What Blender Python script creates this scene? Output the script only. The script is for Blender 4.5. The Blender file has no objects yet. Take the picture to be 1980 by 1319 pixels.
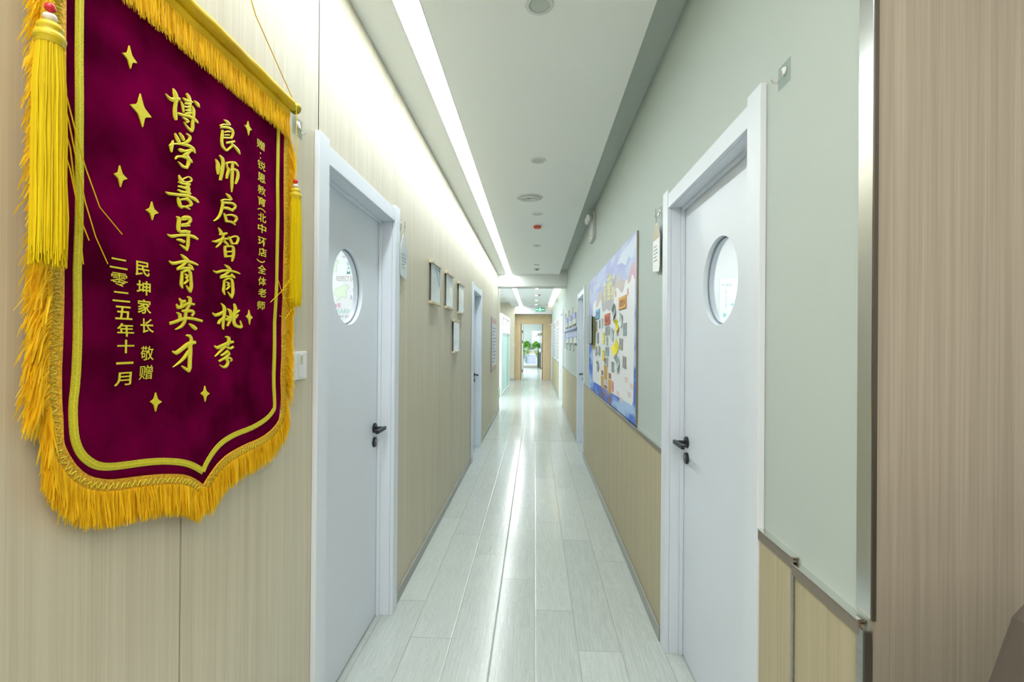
import bpy, bmesh, math, random
from mathutils import Vector, Matrix
random.seed(7)
sc = bpy.context.scene
COL = sc.collection
PI = math.pi
R = math.radians

# ------------------------------------------------------------------ camera, world, lights, exposure
sc.view_settings.view_transform = 'Standard'
sc.view_settings.look = 'None'
sc.view_settings.gamma = 1.0
sc.view_settings.use_curve_mapping = False
sc.view_settings.exposure = 0.0
cd = bpy.data.cameras.new('camera')
cd.sensor_fit = 'HORIZONTAL'; cd.sensor_width = 36.0
cd.lens = 36.0 * 900.0 / 1980.0
cd.clip_start = 0.02; cd.clip_end = 200
cam = bpy.data.objects.new('camera', cd); COL.objects.link(cam)
cam.matrix_world = (Matrix.Translation((0, 0, 1.45)) @ Matrix.Rotation(R(2.83), 4, 'Z')
                    @ Matrix.Rotation(R(90.145), 4, 'X') @ Matrix.Rotation(R(0.45), 4, 'Z'))
sc.camera = cam
w = bpy.data.worlds.new('world'); sc.world = w; w.use_nodes = True
w.node_tree.nodes['Background'].inputs[0].default_value = (0.8, 0.9, 1, 1)
w.node_tree.nodes['Background'].inputs[1].default_value = 0.05

def area(name, loc, rot, sx, sy, watts, color):
    l = bpy.data.lights.new(name, 'AREA'); l.shape = 'RECTANGLE'; l.size = sx; l.size_y = sy
    l.energy = watts; l.color = color
    o = bpy.data.objects.new(name, l); COL.objects.link(o); o.location = loc; o.rotation_euler = rot
    return o
WARM = (1.0, 0.80, 0.62); COOL = (0.93, 0.98, 1.0); SOFTWARM = (1.0, 0.9, 0.78)
area('lobby_light', (0.6, -1.3, 2.80), (0, 0, 0), 1.9, 1.9, 52, SOFTWARM)
area('lobby_light_near_opening', (0.1, -0.35, 2.81), (0, 0, 0), 0.9, 0.4, 13, WARM)
area('classroom_light', (-2.2, 2.9, 2.74), (0, 0, 0), 1.8, 2.4, 58, COOL)
area('classroom_light', (-2.2, 7.0, 2.74), (0, 0, 0), 1.8, 2.4, 40, COOL)
area('office_light', (2.2, 3.2, 2.74), (0, 0, 0), 1.8, 2.4, 58, COOL)
area('office_light', (2.2, 7.0, 2.74), (0, 0, 0), 1.8, 2.4, 40, COOL)
area('side_room_light', (1.9, 11.2, 2.3), (0, R(75), 0), 1.8, 1.3, 34, COOL)
area('open_area_light', (-2.0, 12.6, 2.9), (0, 0, 0), 1.6, 4.5, 120, COOL)
area('end_room_fill', (-1.75, 22.6, 2.75), (0, 0, 0), 1.2, 6.0, 290, COOL)  # added fill for the room's bounce light, out of sight left of the doorway
area('end_room_strip_light', (-.58, 23.0, 2.78), (0, 0, 0), .10, 7.0, 26, COOL)
area('end_room_strip_light', (-.10, 23.0, 2.78), (0, 0, 0), .10, 7.0, 26, COOL)

# ------------------------------------------------------------------ materials
def mat(name, col=(.8, .8, .8), rough=.5, metal=0.0, var=None, vscale=(20, 20, 20), vdetail=3, bump=0.0, bscale=None,
        emit=None, estr=0.0, sheen=0.0, spec=.5, island=0.0, coat=0.0, local=False, thin=0.0):
    m = bpy.data.materials.new(name); m.use_nodes = True
    nt = m.node_tree; N = nt.nodes; L = nt.links
    b = N['Principled BSDF']
    b.inputs['Base Color'].default_value = (*col, 1); b.inputs['Roughness'].default_value = rough
    b.inputs['Metallic'].default_value = metal; b.inputs['Specular IOR Level'].default_value = spec
    if sheen: b.inputs['Sheen Weight'].default_value = sheen; b.inputs['Sheen Roughness'].default_value = .4
    if coat: b.inputs['Coat Weight'].default_value = coat; b.inputs['Coat Roughness'].default_value = .15
    if emit: b.inputs['Emission Color'].default_value = (*emit, 1); b.inputs['Emission Strength'].default_value = estr
    if var or bump:
        if local:
            src = N.new('ShaderNodeTexCoord').outputs['Object']
        else:
            src = N.new('ShaderNodeNewGeometry').outputs['Position']
        mp = N.new('ShaderNodeMapping'); mp.inputs['Scale'].default_value = vscale
        L.new(src, mp.inputs['Vector'])
        ns = N.new('ShaderNodeTexNoise'); ns.inputs['Scale'].default_value = 1; ns.inputs['Detail'].default_value = vdetail
        L.new(mp.outputs['Vector'], ns.inputs['Vector'])
        if var:
            rp = N.new('ShaderNodeValToRGB')
            rp.color_ramp.elements[0].position = .33; rp.color_ramp.elements[0].color = (*var, 1)
            rp.color_ramp.elements[1].position = .67; rp.color_ramp.elements[1].color = (*col, 1)
            L.new(ns.outputs['Fac'], rp.inputs['Fac']); L.new(rp.outputs['Color'], b.inputs['Base Color'])
        if bump:
            bp = N.new('ShaderNodeBump'); bp.inputs['Strength'].default_value = bump; bp.inputs['Distance'].default_value = .002
            h = ns.outputs['Fac']
            if bscale:
                mp2 = N.new('ShaderNodeMapping'); mp2.inputs['Scale'].default_value = bscale
                L.new(src, mp2.inputs['Vector'])
                n2 = N.new('ShaderNodeTexNoise'); n2.inputs['Scale'].default_value = 1
                L.new(mp2.outputs['Vector'], n2.inputs['Vector']); h = n2.outputs['Fac']
            L.new(h, bp.inputs['Height']); L.new(bp.outputs['Normal'], b.inputs['Normal'])
    if thin:
        tr = N.new('ShaderNodeBsdfTranslucent'); tr.inputs[0].default_value = (*[c ** .6 for c in col], 1); ms = N.new('ShaderNodeMixShader'); ms.inputs[0].default_value = thin
        L.new(b.outputs[0], ms.inputs[1]); L.new(tr.outputs[0], ms.inputs[2]); L.new(ms.outputs[0], N['Material Output'].inputs['Surface'])
    if island:
        g = N.new('ShaderNodeNewGeometry')
        rp = N.new('ShaderNodeValToRGB')
        rp.color_ramp.elements[0].color = (*[c * (1 - island) for c in col], 1)
        rp.color_ramp.elements[1].color = (*[min(1, c * (1 + island * .5)) for c in col], 1)
        L.new(g.outputs['Random Per Island'], rp.inputs['Fac']); L.new(rp.outputs['Color'], b.inputs['Base Color'])
    return m

def glass_mat(name, tint=(1, 1, 1), gloss=.08, rough=.02, frosted=None):
    m = bpy.data.materials.new(name); m.use_nodes = True
    nt = m.node_tree; N = nt.nodes; L = nt.links
    N.remove(N['Principled BSDF'])
    out = N['Material Output']
    t = N.new('ShaderNodeBsdfTransparent'); t.inputs[0].default_value = (*tint, 1)
    g = N.new('ShaderNodeBsdfGlossy'); g.inputs['Roughness'].default_value = rough
    lw = N.new('ShaderNodeLayerWeight'); lw.inputs[0].default_value = .5
    fr = N.new('ShaderNodeMath'); fr.operation = 'MULTIPLY_ADD'; pw = N.new('ShaderNodeMath'); pw.operation = 'POWER'; pw.inputs[1].default_value = 5
    L.new(lw.outputs['Facing'], pw.inputs[0]); L.new(pw.outputs[0], fr.inputs[0]); fr.inputs[1].default_value = .5; fr.inputs[2].default_value = .03
    mx = N.new('ShaderNodeMixShader')
    L.new(fr.outputs[0], mx.inputs[0]); L.new(t.outputs[0], mx.inputs[1]); L.new(g.outputs[0], mx.inputs[2])
    last = mx
    if frosted:
        d = N.new('ShaderNodeBsdfTranslucent'); d.inputs[0].default_value = (*frosted, 1)
        d2 = N.new('ShaderNodeBsdfDiffuse'); d2.inputs[0].default_value = (*frosted, 1)
        m1 = N.new('ShaderNodeMixShader'); m1.inputs[0].default_value = .5
        L.new(d.outputs[0], m1.inputs[1]); L.new(d2.outputs[0], m1.inputs[2])
        m2 = N.new('ShaderNodeMixShader'); m2.inputs[0].default_value = .75
        L.new(mx.outputs[0], m2.inputs[1]); L.new(m1.outputs[0], m2.inputs[2]); last = m2
    L.new(last.outputs[0], out.inputs['Surface'])
    return m

def floor_mat():
    m = bpy.data.materials.new('pale_wood_planks'); m.use_nodes = True
    nt = m.node_tree; N = nt.nodes; L = nt.links; b = N['Principled BSDF']
    geo = N.new('ShaderNodeNewGeometry'); sp = N.new('ShaderNodeSeparateXYZ'); L.new(geo.outputs['Position'], sp.inputs[0])
    def M(op, a, bb=None, c=None):
        n = N.new('ShaderNodeMath'); n.operation = op
        for i, v in enumerate((a, bb, c)):
            if v is None: continue
            if isinstance(v, (int, float)): n.inputs[i].default_value = v
            else: L.new(v, n.inputs[i])
        return n.outputs[0]
    xr = M('DIVIDE', M('SUBTRACT', sp.outputs[0], .011), .203)
    k = M('FLOOR', xr); fx = M('SUBTRACT', xr, k)
    t = M('DIVIDE', M('ADD', M('MULTIPLY_ADD', k, .32, sp.outputs[1]), -.07), 1.23)
    ft = M('FRACT', t); ti = M('FLOOR', t)
    ex = M('MULTIPLY', M('SUBTRACT', .5, M('ABSOLUTE', M('SUBTRACT', fx, .5))), .203)
    et = M('MULTIPLY', M('SUBTRACT', .5, M('ABSOLUTE', M('SUBTRACT', ft, .5))), 1.23)
    e = M('MINIMUM', ex, et)
    pid = M('MULTIPLY_ADD', k, 17.3, ti)
    wn = N.new('ShaderNodeTexWhiteNoise'); wn.noise_dimensions = '1D'; L.new(pid, wn.inputs['W'])
    cv = N.new('ShaderNodeCombineXYZ')
    L.new(M('MULTIPLY', sp.outputs[0], 26), cv.inputs[0]); L.new(M('MULTIPLY', sp.outputs[1], 1.6), cv.inputs[1])
    L.new(M('MULTIPLY', pid, 3.7), cv.inputs[2])
    n1 = N.new('ShaderNodeTexNoise'); n1.inputs['Scale'].default_value = 1; n1.inputs['Detail'].default_value = 5
    n1.inputs['Distortion'].default_value = 1.4; L.new(cv.outputs[0], n1.inputs['Vector'])
    cv2 = N.new('ShaderNodeCombineXYZ')
    L.new(M('MULTIPLY', sp.outputs[0], 210), cv2.inputs[0]); L.new(M('MULTIPLY', sp.outputs[1], 5), cv2.inputs[1]); L.new(pid, cv2.inputs[2])
    n2 = N.new('ShaderNodeTexNoise'); n2.inputs['Scale'].default_value = 1; n2.inputs['Detail'].default_value = 2
    L.new(cv2.outputs[0], n2.inputs['Vector'])
    # cathedral rings
    rg = M('FRACT', M('MULTIPLY', n1.outputs['Fac'], 13))
    rg = M('SMOOTHSTEP' if False else 'POWER', M('ABSOLUTE', M('SUBTRACT', rg, .5)), 2.0)
    v = M('ADD', M('MULTIPLY', rg, .9), M('MULTIPLY', n2.outputs['Fac'], .55))
    v = M('ADD', v, M('MULTIPLY', wn.outputs['Value'], .16))
    rp = N.new('ShaderNodeValToRGB')
    rp.color_ramp.elements[0].position = .2; rp.color_ramp.elements[0].color = (.44, .49, .47, 1)
    rp.color_ramp.elements[1].position = .62; rp.color_ramp.elements[1].color = (.585, .64, .615, 1)
    L.new(v, rp.inputs['Fac'])
    ln = M('SUBTRACT', 1.0, M('MINIMUM', M('MULTIPLY', e, 420), 1.0))
    mx = N.new('ShaderNodeMixRGB'); L.new(M('MULTIPLY', ln, .75), mx.inputs[0]); L.new(rp.outputs['Color'], mx.inputs[1]); mx.inputs[2].default_value = (.2, .2, .18, 1)
    L.new(mx.outputs[0], b.inputs['Base Color'])
    h = M('ADD', M('MULTIPLY', M('MINIMUM', M('MULTIPLY', e, 160), 1.0), 1.0), M('MULTIPLY_ADD', n2.outputs['Fac'], .06, M('MULTIPLY', M('MULTIPLY', M('SUBTRACT', wn.outputs['Value'], .5), fx), 5.0)))
    bp = N.new('ShaderNodeBump'); bp.inputs['Strength'].default_value = .35; bp.inputs['Distance'].default_value = .0015
    L.new(h, bp.inputs['Height']); L.new(bp.outputs['Normal'], b.inputs['Normal'])
    b.inputs['Roughness'].default_value = .18; b.inputs['Specular IOR Level'].default_value = .36
    return m

def wood_panel_mat(name, a, c, warm=1.0):
    m = bpy.data.materials.new(name); m.use_nodes = True
    nt = m.node_tree; N = nt.nodes; L = nt.links; b = N['Principled BSDF']
    geo = N.new('ShaderNodeNewGeometry')
    def noise(s, d):
        mp = N.new('ShaderNodeMapping'); mp.inputs['Scale'].default_value = s; L.new(geo.outputs['Position'], mp.inputs[0])
        n = N.new('ShaderNodeTexNoise'); n.inputs['Scale'].default_value = 1; n.inputs['Detail'].default_value = d
        L.new(mp.outputs[0], n.inputs['Vector']); return n.outputs['Fac']
    n1 = noise((260, 260, 2.2), 2); n2 = noise((40, 40, .5), 2)
    ad = N.new('ShaderNodeMath'); ad.operation = 'ADD'; L.new(n1, ad.inputs[0]); L.new(n2, ad.inputs[1])
    hf = N.new('ShaderNodeMath'); hf.operation = 'MULTIPLY'; hf.inputs[1].default_value = .5; L.new(ad.outputs[0], hf.inputs[0])
    rp = N.new('ShaderNodeValToRGB')
    rp.color_ramp.elements[0].position = .36; rp.color_ramp.elements[0].color = (*a, 1)
    rp.color_ramp.elements[1].position = .64; rp.color_ramp.elements[1].color = (*c, 1)
    L.new(hf.outputs[0], rp.inputs['Fac']); L.new(rp.outputs['Color'], b.inputs['Base Color'])
    b.inputs['Roughness'].default_value = .5; b.inputs['Specular IOR Level'].default_value = .35
    return m

MT = {}
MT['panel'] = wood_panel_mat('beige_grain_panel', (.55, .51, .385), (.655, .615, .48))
MT['panel_end'] = wood_panel_mat('dimmed_grain_panel', (.30, .27, .225), (.395, .36, .305))  # colour lowered to hold this face dim under the raised lobby lamps
MT['wainscot'] = wood_panel_mat('straw_grain_panel', (.43, .375, .235), (.52, .46, .31))
MT['paint'] = mat('grey_green_paint', (.495, .565, .54), .75, var=(.48, .55, .525), vscale=(2, 2, 2), bump=.05, bscale=(400, 400, 400))
MT['ceil'] = mat('ceiling_paint', (.86, .885, .865), .8, bump=.04, bscale=(300, 300, 300))
MT['cove_grey'] = mat('cove_grey_surface', (.56, .61, .575), .8)  # darker grey than the main ceiling
MT['white'] = mat('white_wall_paint', (.82, .84, .84), .7)
MT['floor'] = floor_mat()
MT['door'] = mat('white_door_lacquer', (.74, .80, .88), .38, var=(.73, .79, .87), vscale=(3, 3, 3))
MT['dark'] = mat('dark_gap', (.05, .045, .04), .9)
MT['joint'] = mat('joint_backing_brown', (.16, .14, .10), .8)  # dark brown backing behind the open panel joints
MT['alu'] = mat('brushed_aluminium', (.42, .42, .40), .32, .8, var=(.36, .36, .34), vscale=(3, 3, 120))
MT['alu_brown'] = mat('bronze_aluminium', (.30, .25, .21), .35, .6)
MT['dark_bronze'] = mat('dark_bronze', (.09, .08, .065), .4, .4)
MT['chrome'] = mat('polished_steel', (.8, .8, .78), .15, 1.0)
MT['base'] = mat('grey_skirting', (.36, .375, .345), .4, .3)
MT['black'] = mat('black_metal', (.02, .024, .03), .35, .3)
MT['glass'] = glass_mat('clear_glass')
MT['gasket'] = mat('grey_gasket', (.22, .28, .32), .6)
MT['led'] = mat('led_diffuser', (.95, .97, .97), .5, emit=(.92, .985, 1.0), estr=26.0)
MT['ledfar'] = mat('led_diffuser_bright', (.95, .97, .97), .5, emit=(.95, .985, 1.0), estr=28.0)
MT['plastic'] = mat('white_plastic', (.80, .82, .82), .4)
MT['plastic_grey'] = mat('pale_grey_plastic', (.55, .58, .58), .45)
MT['lamp_off'] = mat('unlit_lamp_diffuser', (.50, .55, .51), .5)
MT['ring'] = mat('lamp_trim_ring', (.66, .68, .67), .5)
MT['lamp_on'] = mat('lit_lamp_diffuser', (.9, .9, .9), .5, emit=(.97, 1.0, 1.0), estr=130.0)
MT['cove'] = mat('cove_led_tape', (1, .9, .7), .5, emit=(1.0, .86, .62), estr=130.0)
MT['red'] = mat('red_plastic', (.62, .09, .05), .4)
MT['velvet'] = mat('maroon_velvet', (.175, .0008, .050), .9, var=(.062, .0006, .016), vscale=(8, 8, 8), vdetail=5, spec=0.0, bump=.5, bscale=(1500, 1500, 1500))
MT['gold'] = mat('gold_glitter', (.82, .75, .03), .45, var=(.56, .50, .012), vscale=(900, 900, 900), vdetail=1)
MT['goldribbon'] = mat('gold_ribbon', (.70, .64, .02), .5, var=(.42, .38, .01), vscale=(600, 600, 600), vdetail=1)
MT['satin'] = mat('yellow_satin', (.76, .50, .006), .55, var=(.60, .37, .004), vscale=(9, 9, 9), spec=.25)
MT['fringe'] = mat('golden_fringe_yarn', (1.0, .66, .016), .6, island=.12, spec=.2, thin=.5)
MT['braid'] = mat('golden_braid', (.82, .46, .012), .6, var=(.50, .26, .004), vscale=(260, 260, 260), vdetail=1, bump=.6)
MT['tassel'] = mat('lemon_tassel_yarn', (.90, .70, .006), .55, island=.22, spec=.15, thin=.3)
MT['tasselhead'] = mat('lemon_tassel_head', (.72, .55, .006), .5, var=(.5, .38, .004), vscale=(30, 30, 500))
MT['bead_red'] = mat('red_bead', (.6, .02, .03), .15)
MT['bead'] = mat('clear_bead', (.75, .70, .68), .1)
MT['oak'] = mat('pale_timber', (.66, .58, .43), .5, var=(.56, .48, .34), vscale=(60, 8, 60))
MT['paper'] = mat('white_paper', (.72, .77, .80), .5)
MT['paper_gloss'] = mat('laminated_paper', (.66, .72, .74), .12)
MT['ink_blue'] = mat('blue_print', (.10, .22, .50), .5)
MT['ink_grey'] = mat('grey_print', (.35, .38, .42), .6)
MT['ink_lines'] = mat('pale_grey_print', (.52, .56, .60), .6)
MT['slat'] = mat('oak_slats', (.86, .70, .44), .5, var=(.76, .58, .33), vscale=(50, 50, 3))
MT['slatgap'] = mat('oak_slat_backing', (.25, .15, .06), .7)
MT['frost'] = glass_mat('frosted_teal_glass', (.75, .92, .90), frosted=(.70, .88, .84))
MT['white_frame'] = mat('white_powder_coat', (.84, .87, .89), .4)

# ------------------------------------------------------------------ mesh builder
class B:
    def __init__(s): s.v = []; s.f = []
    def quad(s, *p):
        n = len(s.v); s.v += [tuple(q) for q in p]; s.f.append(tuple(range(n, n + len(p)))); return s
    def box(s, x0, x1, y0, y1, z0, z1):
        n = len(s.v)
        s.v += [(x, y, z) for z in (z0, z1) for (x, y) in ((x0, y0), (x1, y0), (x1, y1), (x0, y1))]
        for f in ((3, 2, 1, 0), (4, 5, 6, 7), (0, 1, 5, 4), (1, 2, 6, 5), (2, 3, 7, 6), (3, 0, 4, 7)):
            s.f.append(tuple(n + i for i in f))
        return s
    def prism(s, poly, y0, y1, fn=None):          # polygon in local x,z; extruded along y (y0 nearer the viewer)
        n = len(s.v); k = len(poly)
        a = sum(poly[i][0] * poly[(i + 1) % k][1] - poly[(i + 1) % k][0] * poly[i][1] for i in range(k))
        if a < 0: poly = poly[::-1]
        for y in (y0, y1):
            for (x, z) in poly: s.v.append((x, y + (fn(x, z) if fn else 0), z))
        s.f.append(tuple(range(n, n + k)))
        s.f.append(tuple(range(n + 2 * k - 1, n + k - 1, -1)))
        for i in range(k):
            j = (i + 1) % k
            s.f.append((n + i, n + k + i, n + k + j, n + j))
        return s
    def lathe(s, prof, c=(0, 0, 0), axis='z', n=20):   # prof: (r, h)
        b0 = len(s.v)
        for r, h in prof:
            for i in range(n):
                a = 2 * PI * i / n; x, y = r * math.cos(a), r * math.sin(a)
                p = {'z': (x, y, h), 'y': (x, h, y), 'x': (h, x, y)}[axis]
                s.v.append((c[0] + p[0], c[1] + p[1], c[2] + p[2]))
        for j in range(len(prof) - 1):
            for i in range(n):
                a = b0 + j * n + i; bb = b0 + j * n + (i + 1) % n
                s.f.append((a, bb, bb + n, a + n))
        s.f.append(tuple(b0 + i for i in range(n - 1, -1, -1)))
        e = b0 + (len(prof) - 1) * n
        s.f.append(tuple(e + i for i in range(n)))
        return s
    def tube(s, pts, r, n=8):
        pts = [Vector(p) for p in pts]; b0 = len(s.v)
        rs = r if isinstance(r, (list, tuple)) else [r] * len(pts)
        for i, p in enumerate(pts):
            d = (pts[min(i + 1, len(pts) - 1)] - pts[max(i - 1, 0)]).normalized()
            up = Vector((0, 0, 1)) if abs(d.z) < .9 else Vector((1, 0, 0))
            a = d.cross(up).normalized(); bb = d.cross(a)
            for k in range(n):
                t = 2 * PI * k / n
                s.v.append(tuple(p + (a * math.cos(t) + bb * math.sin(t)) * rs[i]))
        for i in range(len(pts) - 1):
            for k in range(n):
                q = b0 + i * n
                s.f.append((q + k, q + (k + 1) % n, q + n + (k + 1) % n, q + n + k))
        s.f.append(tuple(b0 + k for k in range(n - 1, -1, -1)))
        e = b0 + (len(pts) - 1) * n
        s.f.append(tuple(e + k for k in range(n)))
        return s
    def strip(s, pts, wvec):                      # flat ribbon
        n = len(s.v); wv = Vector(wvec)
        for i, p in enumerate(pts):
            p = Vector(p); k = 1.0 if i < len(pts) - 1 else .45
            s.v.append(tuple(p - wv * k)); s.v.append(tuple(p + wv * k))
        for i in range(len(pts) - 1):
            s.f.append((n + 2 * i, n + 2 * i + 1, n + 2 * i + 3, n + 2 * i + 2))
        return s

def obj(name, b, m, parent=None, loc=None, rotz=0, bevel=0.0, smooth=False, fixn=False):
    me = bpy.data.meshes.new(name)
    me.from_pydata([tuple(v) for v in b.v], [], b.f); me.update()
    if fixn:
        bm = bmesh.new(); bm.from_mesh(me); bmesh.ops.recalc_face_normals(bm, faces=bm.faces); bm.to_mesh(me); bm.free()
    me.materials.append(MT[m] if isinstance(m, str) else m)
    if smooth:
        for p in me.polygons: p.use_smooth = True
    o = bpy.data.objects.new(name, me); COL.objects.link(o)
    if parent: o.parent = parent
    if loc: o.location = loc
    if rotz: o.rotation_euler = (0, 0, rotz)
    if bevel:
        md = o.modifiers.new('bevel', 'BEVEL'); md.width = bevel; md.segments = 2; md.limit_method = 'ANGLE'
    return o
def tag(o, label, cat, group=None, kind=None):
    if label: o['label'] = label
    if cat: o['category'] = cat
    if group: o['group'] = group
    if kind: o['kind'] = kind
    return o
def thing(name, label, cat, loc=(0, 0, 0), rotz=0, group=None, kind=None):
    o = bpy.data.objects.new(name, None); o.empty_display_size = .05; COL.objects.link(o)
    o.location = loc; o.rotation_euler = (0, 0, rotz)
    return tag(o, label, cat, group, kind)
def struct(name, b, m, **k):
    o = obj(name, b, m, **k); o['kind'] = 'structure'; return o
def copy_tree(o, parent=None):
    c = o.copy(); COL.objects.link(c); c.parent = parent
    for ch in list(o.children): copy_tree(ch, c)
    return c
LW = PI / 2      # things on the left wall: local x runs down the corridor, -y faces the corridor
RW = -PI / 2     # things on the right wall: local x runs towards the camera, -y faces the corridor

# text as mesh, from Blender's built-in font
_tc = {}
def text_geo(s, bold):
    key = (s, bold)
    if key not in _tc:
        c = bpy.data.curves.new('t', 'FONT'); c.body = s; c.offset = bold; c.resolution_u = 3
        o = bpy.data.objects.new('t', c); COL.objects.link(o)
        bpy.context.view_layer.update()
        ev = o.evaluated_get(bpy.context.evaluated_depsgraph_get()); me = ev.to_mesh()
        v = [(p.co.x, p.co.y) for p in me.vertices]; f = [tuple(p.vertices) for p in me.polygons]
        ev.to_mesh_clear(); bpy.data.objects.remove(o); bpy.data.curves.remove(c)
        xs = [p[0] for p in v] or [0]; ys = [p[1] for p in v] or [0]
        _tc[key] = (v, f, min(xs), max(xs), min(ys), max(ys))
    return _tc[key]
def text(b, s, x, z, wid, hei, y, bold=0.0, fn=None, rot=0.0, solid=0.0):
    """letters of s fitted into a box wid x hei centred on x, z in the plane y, facing -y"""
    v, f, x0, x1, y0, y1 = text_geo(s, bold)
    kx = wid / max(x1 - x0, 1e-6); ky = hei / max(y1 - y0, 1e-6)
    if wid == 0: kx = ky
    n = len(b.v); cr, sr = math.cos(rot), math.sin(rot)
    for (px, py) in v:
        a = (px - (x0 + x1) / 2) * kx; c = (py - (y0 + y1) / 2) * ky
        X = x + a * cr - c * sr; Z = z + a * sr + c * cr
        b.v.append((X, y + (fn(X, Z) if fn else 0), Z))
    b.f += [tuple(n + i for i in q) for q in f]
    return b

# ------------------------------------------------------------------ the setting
XL, XR, ZC = -.76, .635, 2.83
LO = [(1.556, 2.51), (5.53, 6.485)]          # left door openings (outer casing)
RO = [(1.316, 2.295), (5.925, 6.875)]        # right door openings
DH, CW = 2.10, .08
def wall_with_openings(b, xa, xb, y0, y1, z0, z1, ops, joints=(), gap=.0055, skip=None):
    cuts = sorted(set([y0, y1] + [c for o in ops for c in (o[0] + .03, o[1] - .03)] + [j for j in joints if y0 < j < y1]))
    for a, c in zip(cuts[:-1], cuts[1:]):
        mid = (a + c) / 2
        inside = [o for o in ops if o[0] < mid < o[1]]
        ga = gap / 2 if a in joints else 0; gc = gap / 2 if c in joints else 0
        lo = DH + .02 if inside else z0
        if lo < z1: b.box(xa, xb, a + ga, c - gc, lo, z1)
    return b
# floor slabs
struct('floor', B().box(-4.2, 4.2, -4.2, 28.2, -.1, 0), 'floor')
struct('trim_floor_joint', B().box(XL, XR, 6.885, 6.895, 0, .0012), 'alu')
# left wall: backing slab + panels with open joints
JL = [.969, 1.585, 2.456, 3.70, 4.25, 5.52, 6.92, 8.17, 9.04]
struct('wall_left', wall_with_openings(B(), XL - .012, XL, -1.2, 9.9, 0, 2.95, LO, JL), 'panel')
b = wall_with_openings(B(), XL - .14, XL - .0125, -1.2, 9.9, 0, 2.95, LO)
struct('wall_left_backing', b, 'joint')
# right wall
struct('wall_right', wall_with_openings(B(), XR, XR + .14, .915, 10.55, 0, 3.0, RO), 'paint')
b = wall_with_openings(B(), XR, XR + .14, 11.86, 17.95, 0, 3.0, [(16.9, 17.85)]); b.box(XR, XR + .14, 10.55, 11.86, 2.16, 3.0)
struct('wall_right_beyond', b, 'paint')
WX = .622
JR = [1.147, 3.53, 4.13, 5.02, 5.355, 7.6, 8.4, 9.2, 13.0, 14.2, 15.4]
def wains(y0, y1, z1=.928):
    b = B(); cuts = [y0] + [j for j in JR if y0 < j < y1] + [y1]
    for a, c in zip(cuts[:-1], cuts[1:]): b.box(WX, XR - .0005, a + .0018, c - .0018, .0, z1)
    return b
struct('wall_right_wainscot', wains(2.295, 5.925), 'wainscot')
struct('wall_right_wainscot_far', wains(6.875, 10.5), 'wainscot')
struct('wall_right_wainscot_beyond', wains(11.92, 16.9), 'wainscot')
b = B().box(WX, XR - .0005, 1.156, 1.316, 0, .930); struct('wall_right_wainscot_near', b, 'wainscot')
b = B().box(WX + .002, XR - .0005, .925, 1.144, 0, .916); struct('wall_right_wainscot_corner', b, 'wainscot')
struct('trim_wainscot_joint', B().box(WX - .002, XR - .0005, 1.145, 1.1555, 0, .917), 'alu')
def rail(n, y0, y1, z, dx=0):
    b = B().box(WX - .005 + dx, WX - .0003, y0, y1, z - .022, z)
    b.box(WX - .005 + dx, XR - .0003, y0, y1, z + .0002, z + .004)
    struct(n, b, 'alu_brown', bevel=.001)
    struct(n + '_lip', B().box(WX - .006 + dx, XR - .0003, y0, y1, z + .0042, z + .0065), 'chrome')
rail('trim_rail_right', 2.295, 5.925, .932)
rail('trim_rail_right_far', 6.875, 10.5, .932)
rail('trim_rail_right_beyond', 11.92, 16.9, .932)
rail('trim_rail_right_near', 1.147, 1.316, .936)
rail('trim_rail_right_corner', .917, 1.146, .922)
# near corner trims and the panelled return wall facing the camera
b = B().box(XR - .004, XR - .0003, .905, .945, .935, 2.95)
struct('trim_corner_upper', b, 'chrome', bevel=.001)
struct('trim_corner_upper_return', B().box(XR - .004, XR + .0035, .9005, .9048, .935, 2.95), 'dark_bronze')
struct('trim_corner_lower', B().box(WX - .004, WX + .0015, .9055, .925, 0, .9135), 'alu')
struct('trim_corner_lower_return', B().box(WX - .004, WX + .009, .9005, .9053, 0, .9135), 'dark_bronze')
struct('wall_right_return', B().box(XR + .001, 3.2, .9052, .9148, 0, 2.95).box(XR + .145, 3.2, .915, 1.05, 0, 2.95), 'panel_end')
# skirtings
bl = B()
for a, c in ((2.513, 5.527), (6.488, 9.9)): bl.box(XL + .0003, XL + .011, a, c, 0, .065)
struct('baseboard_left', bl, 'base', bevel=.002)
br = B()
for a, c in ((2.298, 5.922), (6.878, 10.5), (11.92, 16.9)): br.box(WX - .011, WX - .0003, a, c, 0, .065)
struct('baseboard_right', br, 'base', bevel=.002)
# ceiling: left strip, right soffit, cove on the right, slab above
struct('ceiling', B().box(XL - .14, -.590, -1.2, 9.45, ZC, ZC + .1).box(-.476, .48, -1.2, 9.45, ZC, ZC + .08).box(-.590, -.476, -1.2, 9.45, ZC + .04, ZC + .08), 'ceil')
struct('ceiling_cove', B().box(.40, XR + .14, .905, 9.45, 2.915, 3.0), 'cove_grey')
struct('ceiling_slab', B().box(-4.2, 4.2, -4.2, 28.2, 3.02, 3.1), 'ceil')
struct('ceiling_beam', B().box(XL - .02, XR + .02, 9.45, 9.78, 2.585, 3.0), 'ceil')
struct('trim_beam_edge', B().box(XL, XR, 9.447, 9.783, 2.578, 2.5845), 'alu')
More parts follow.
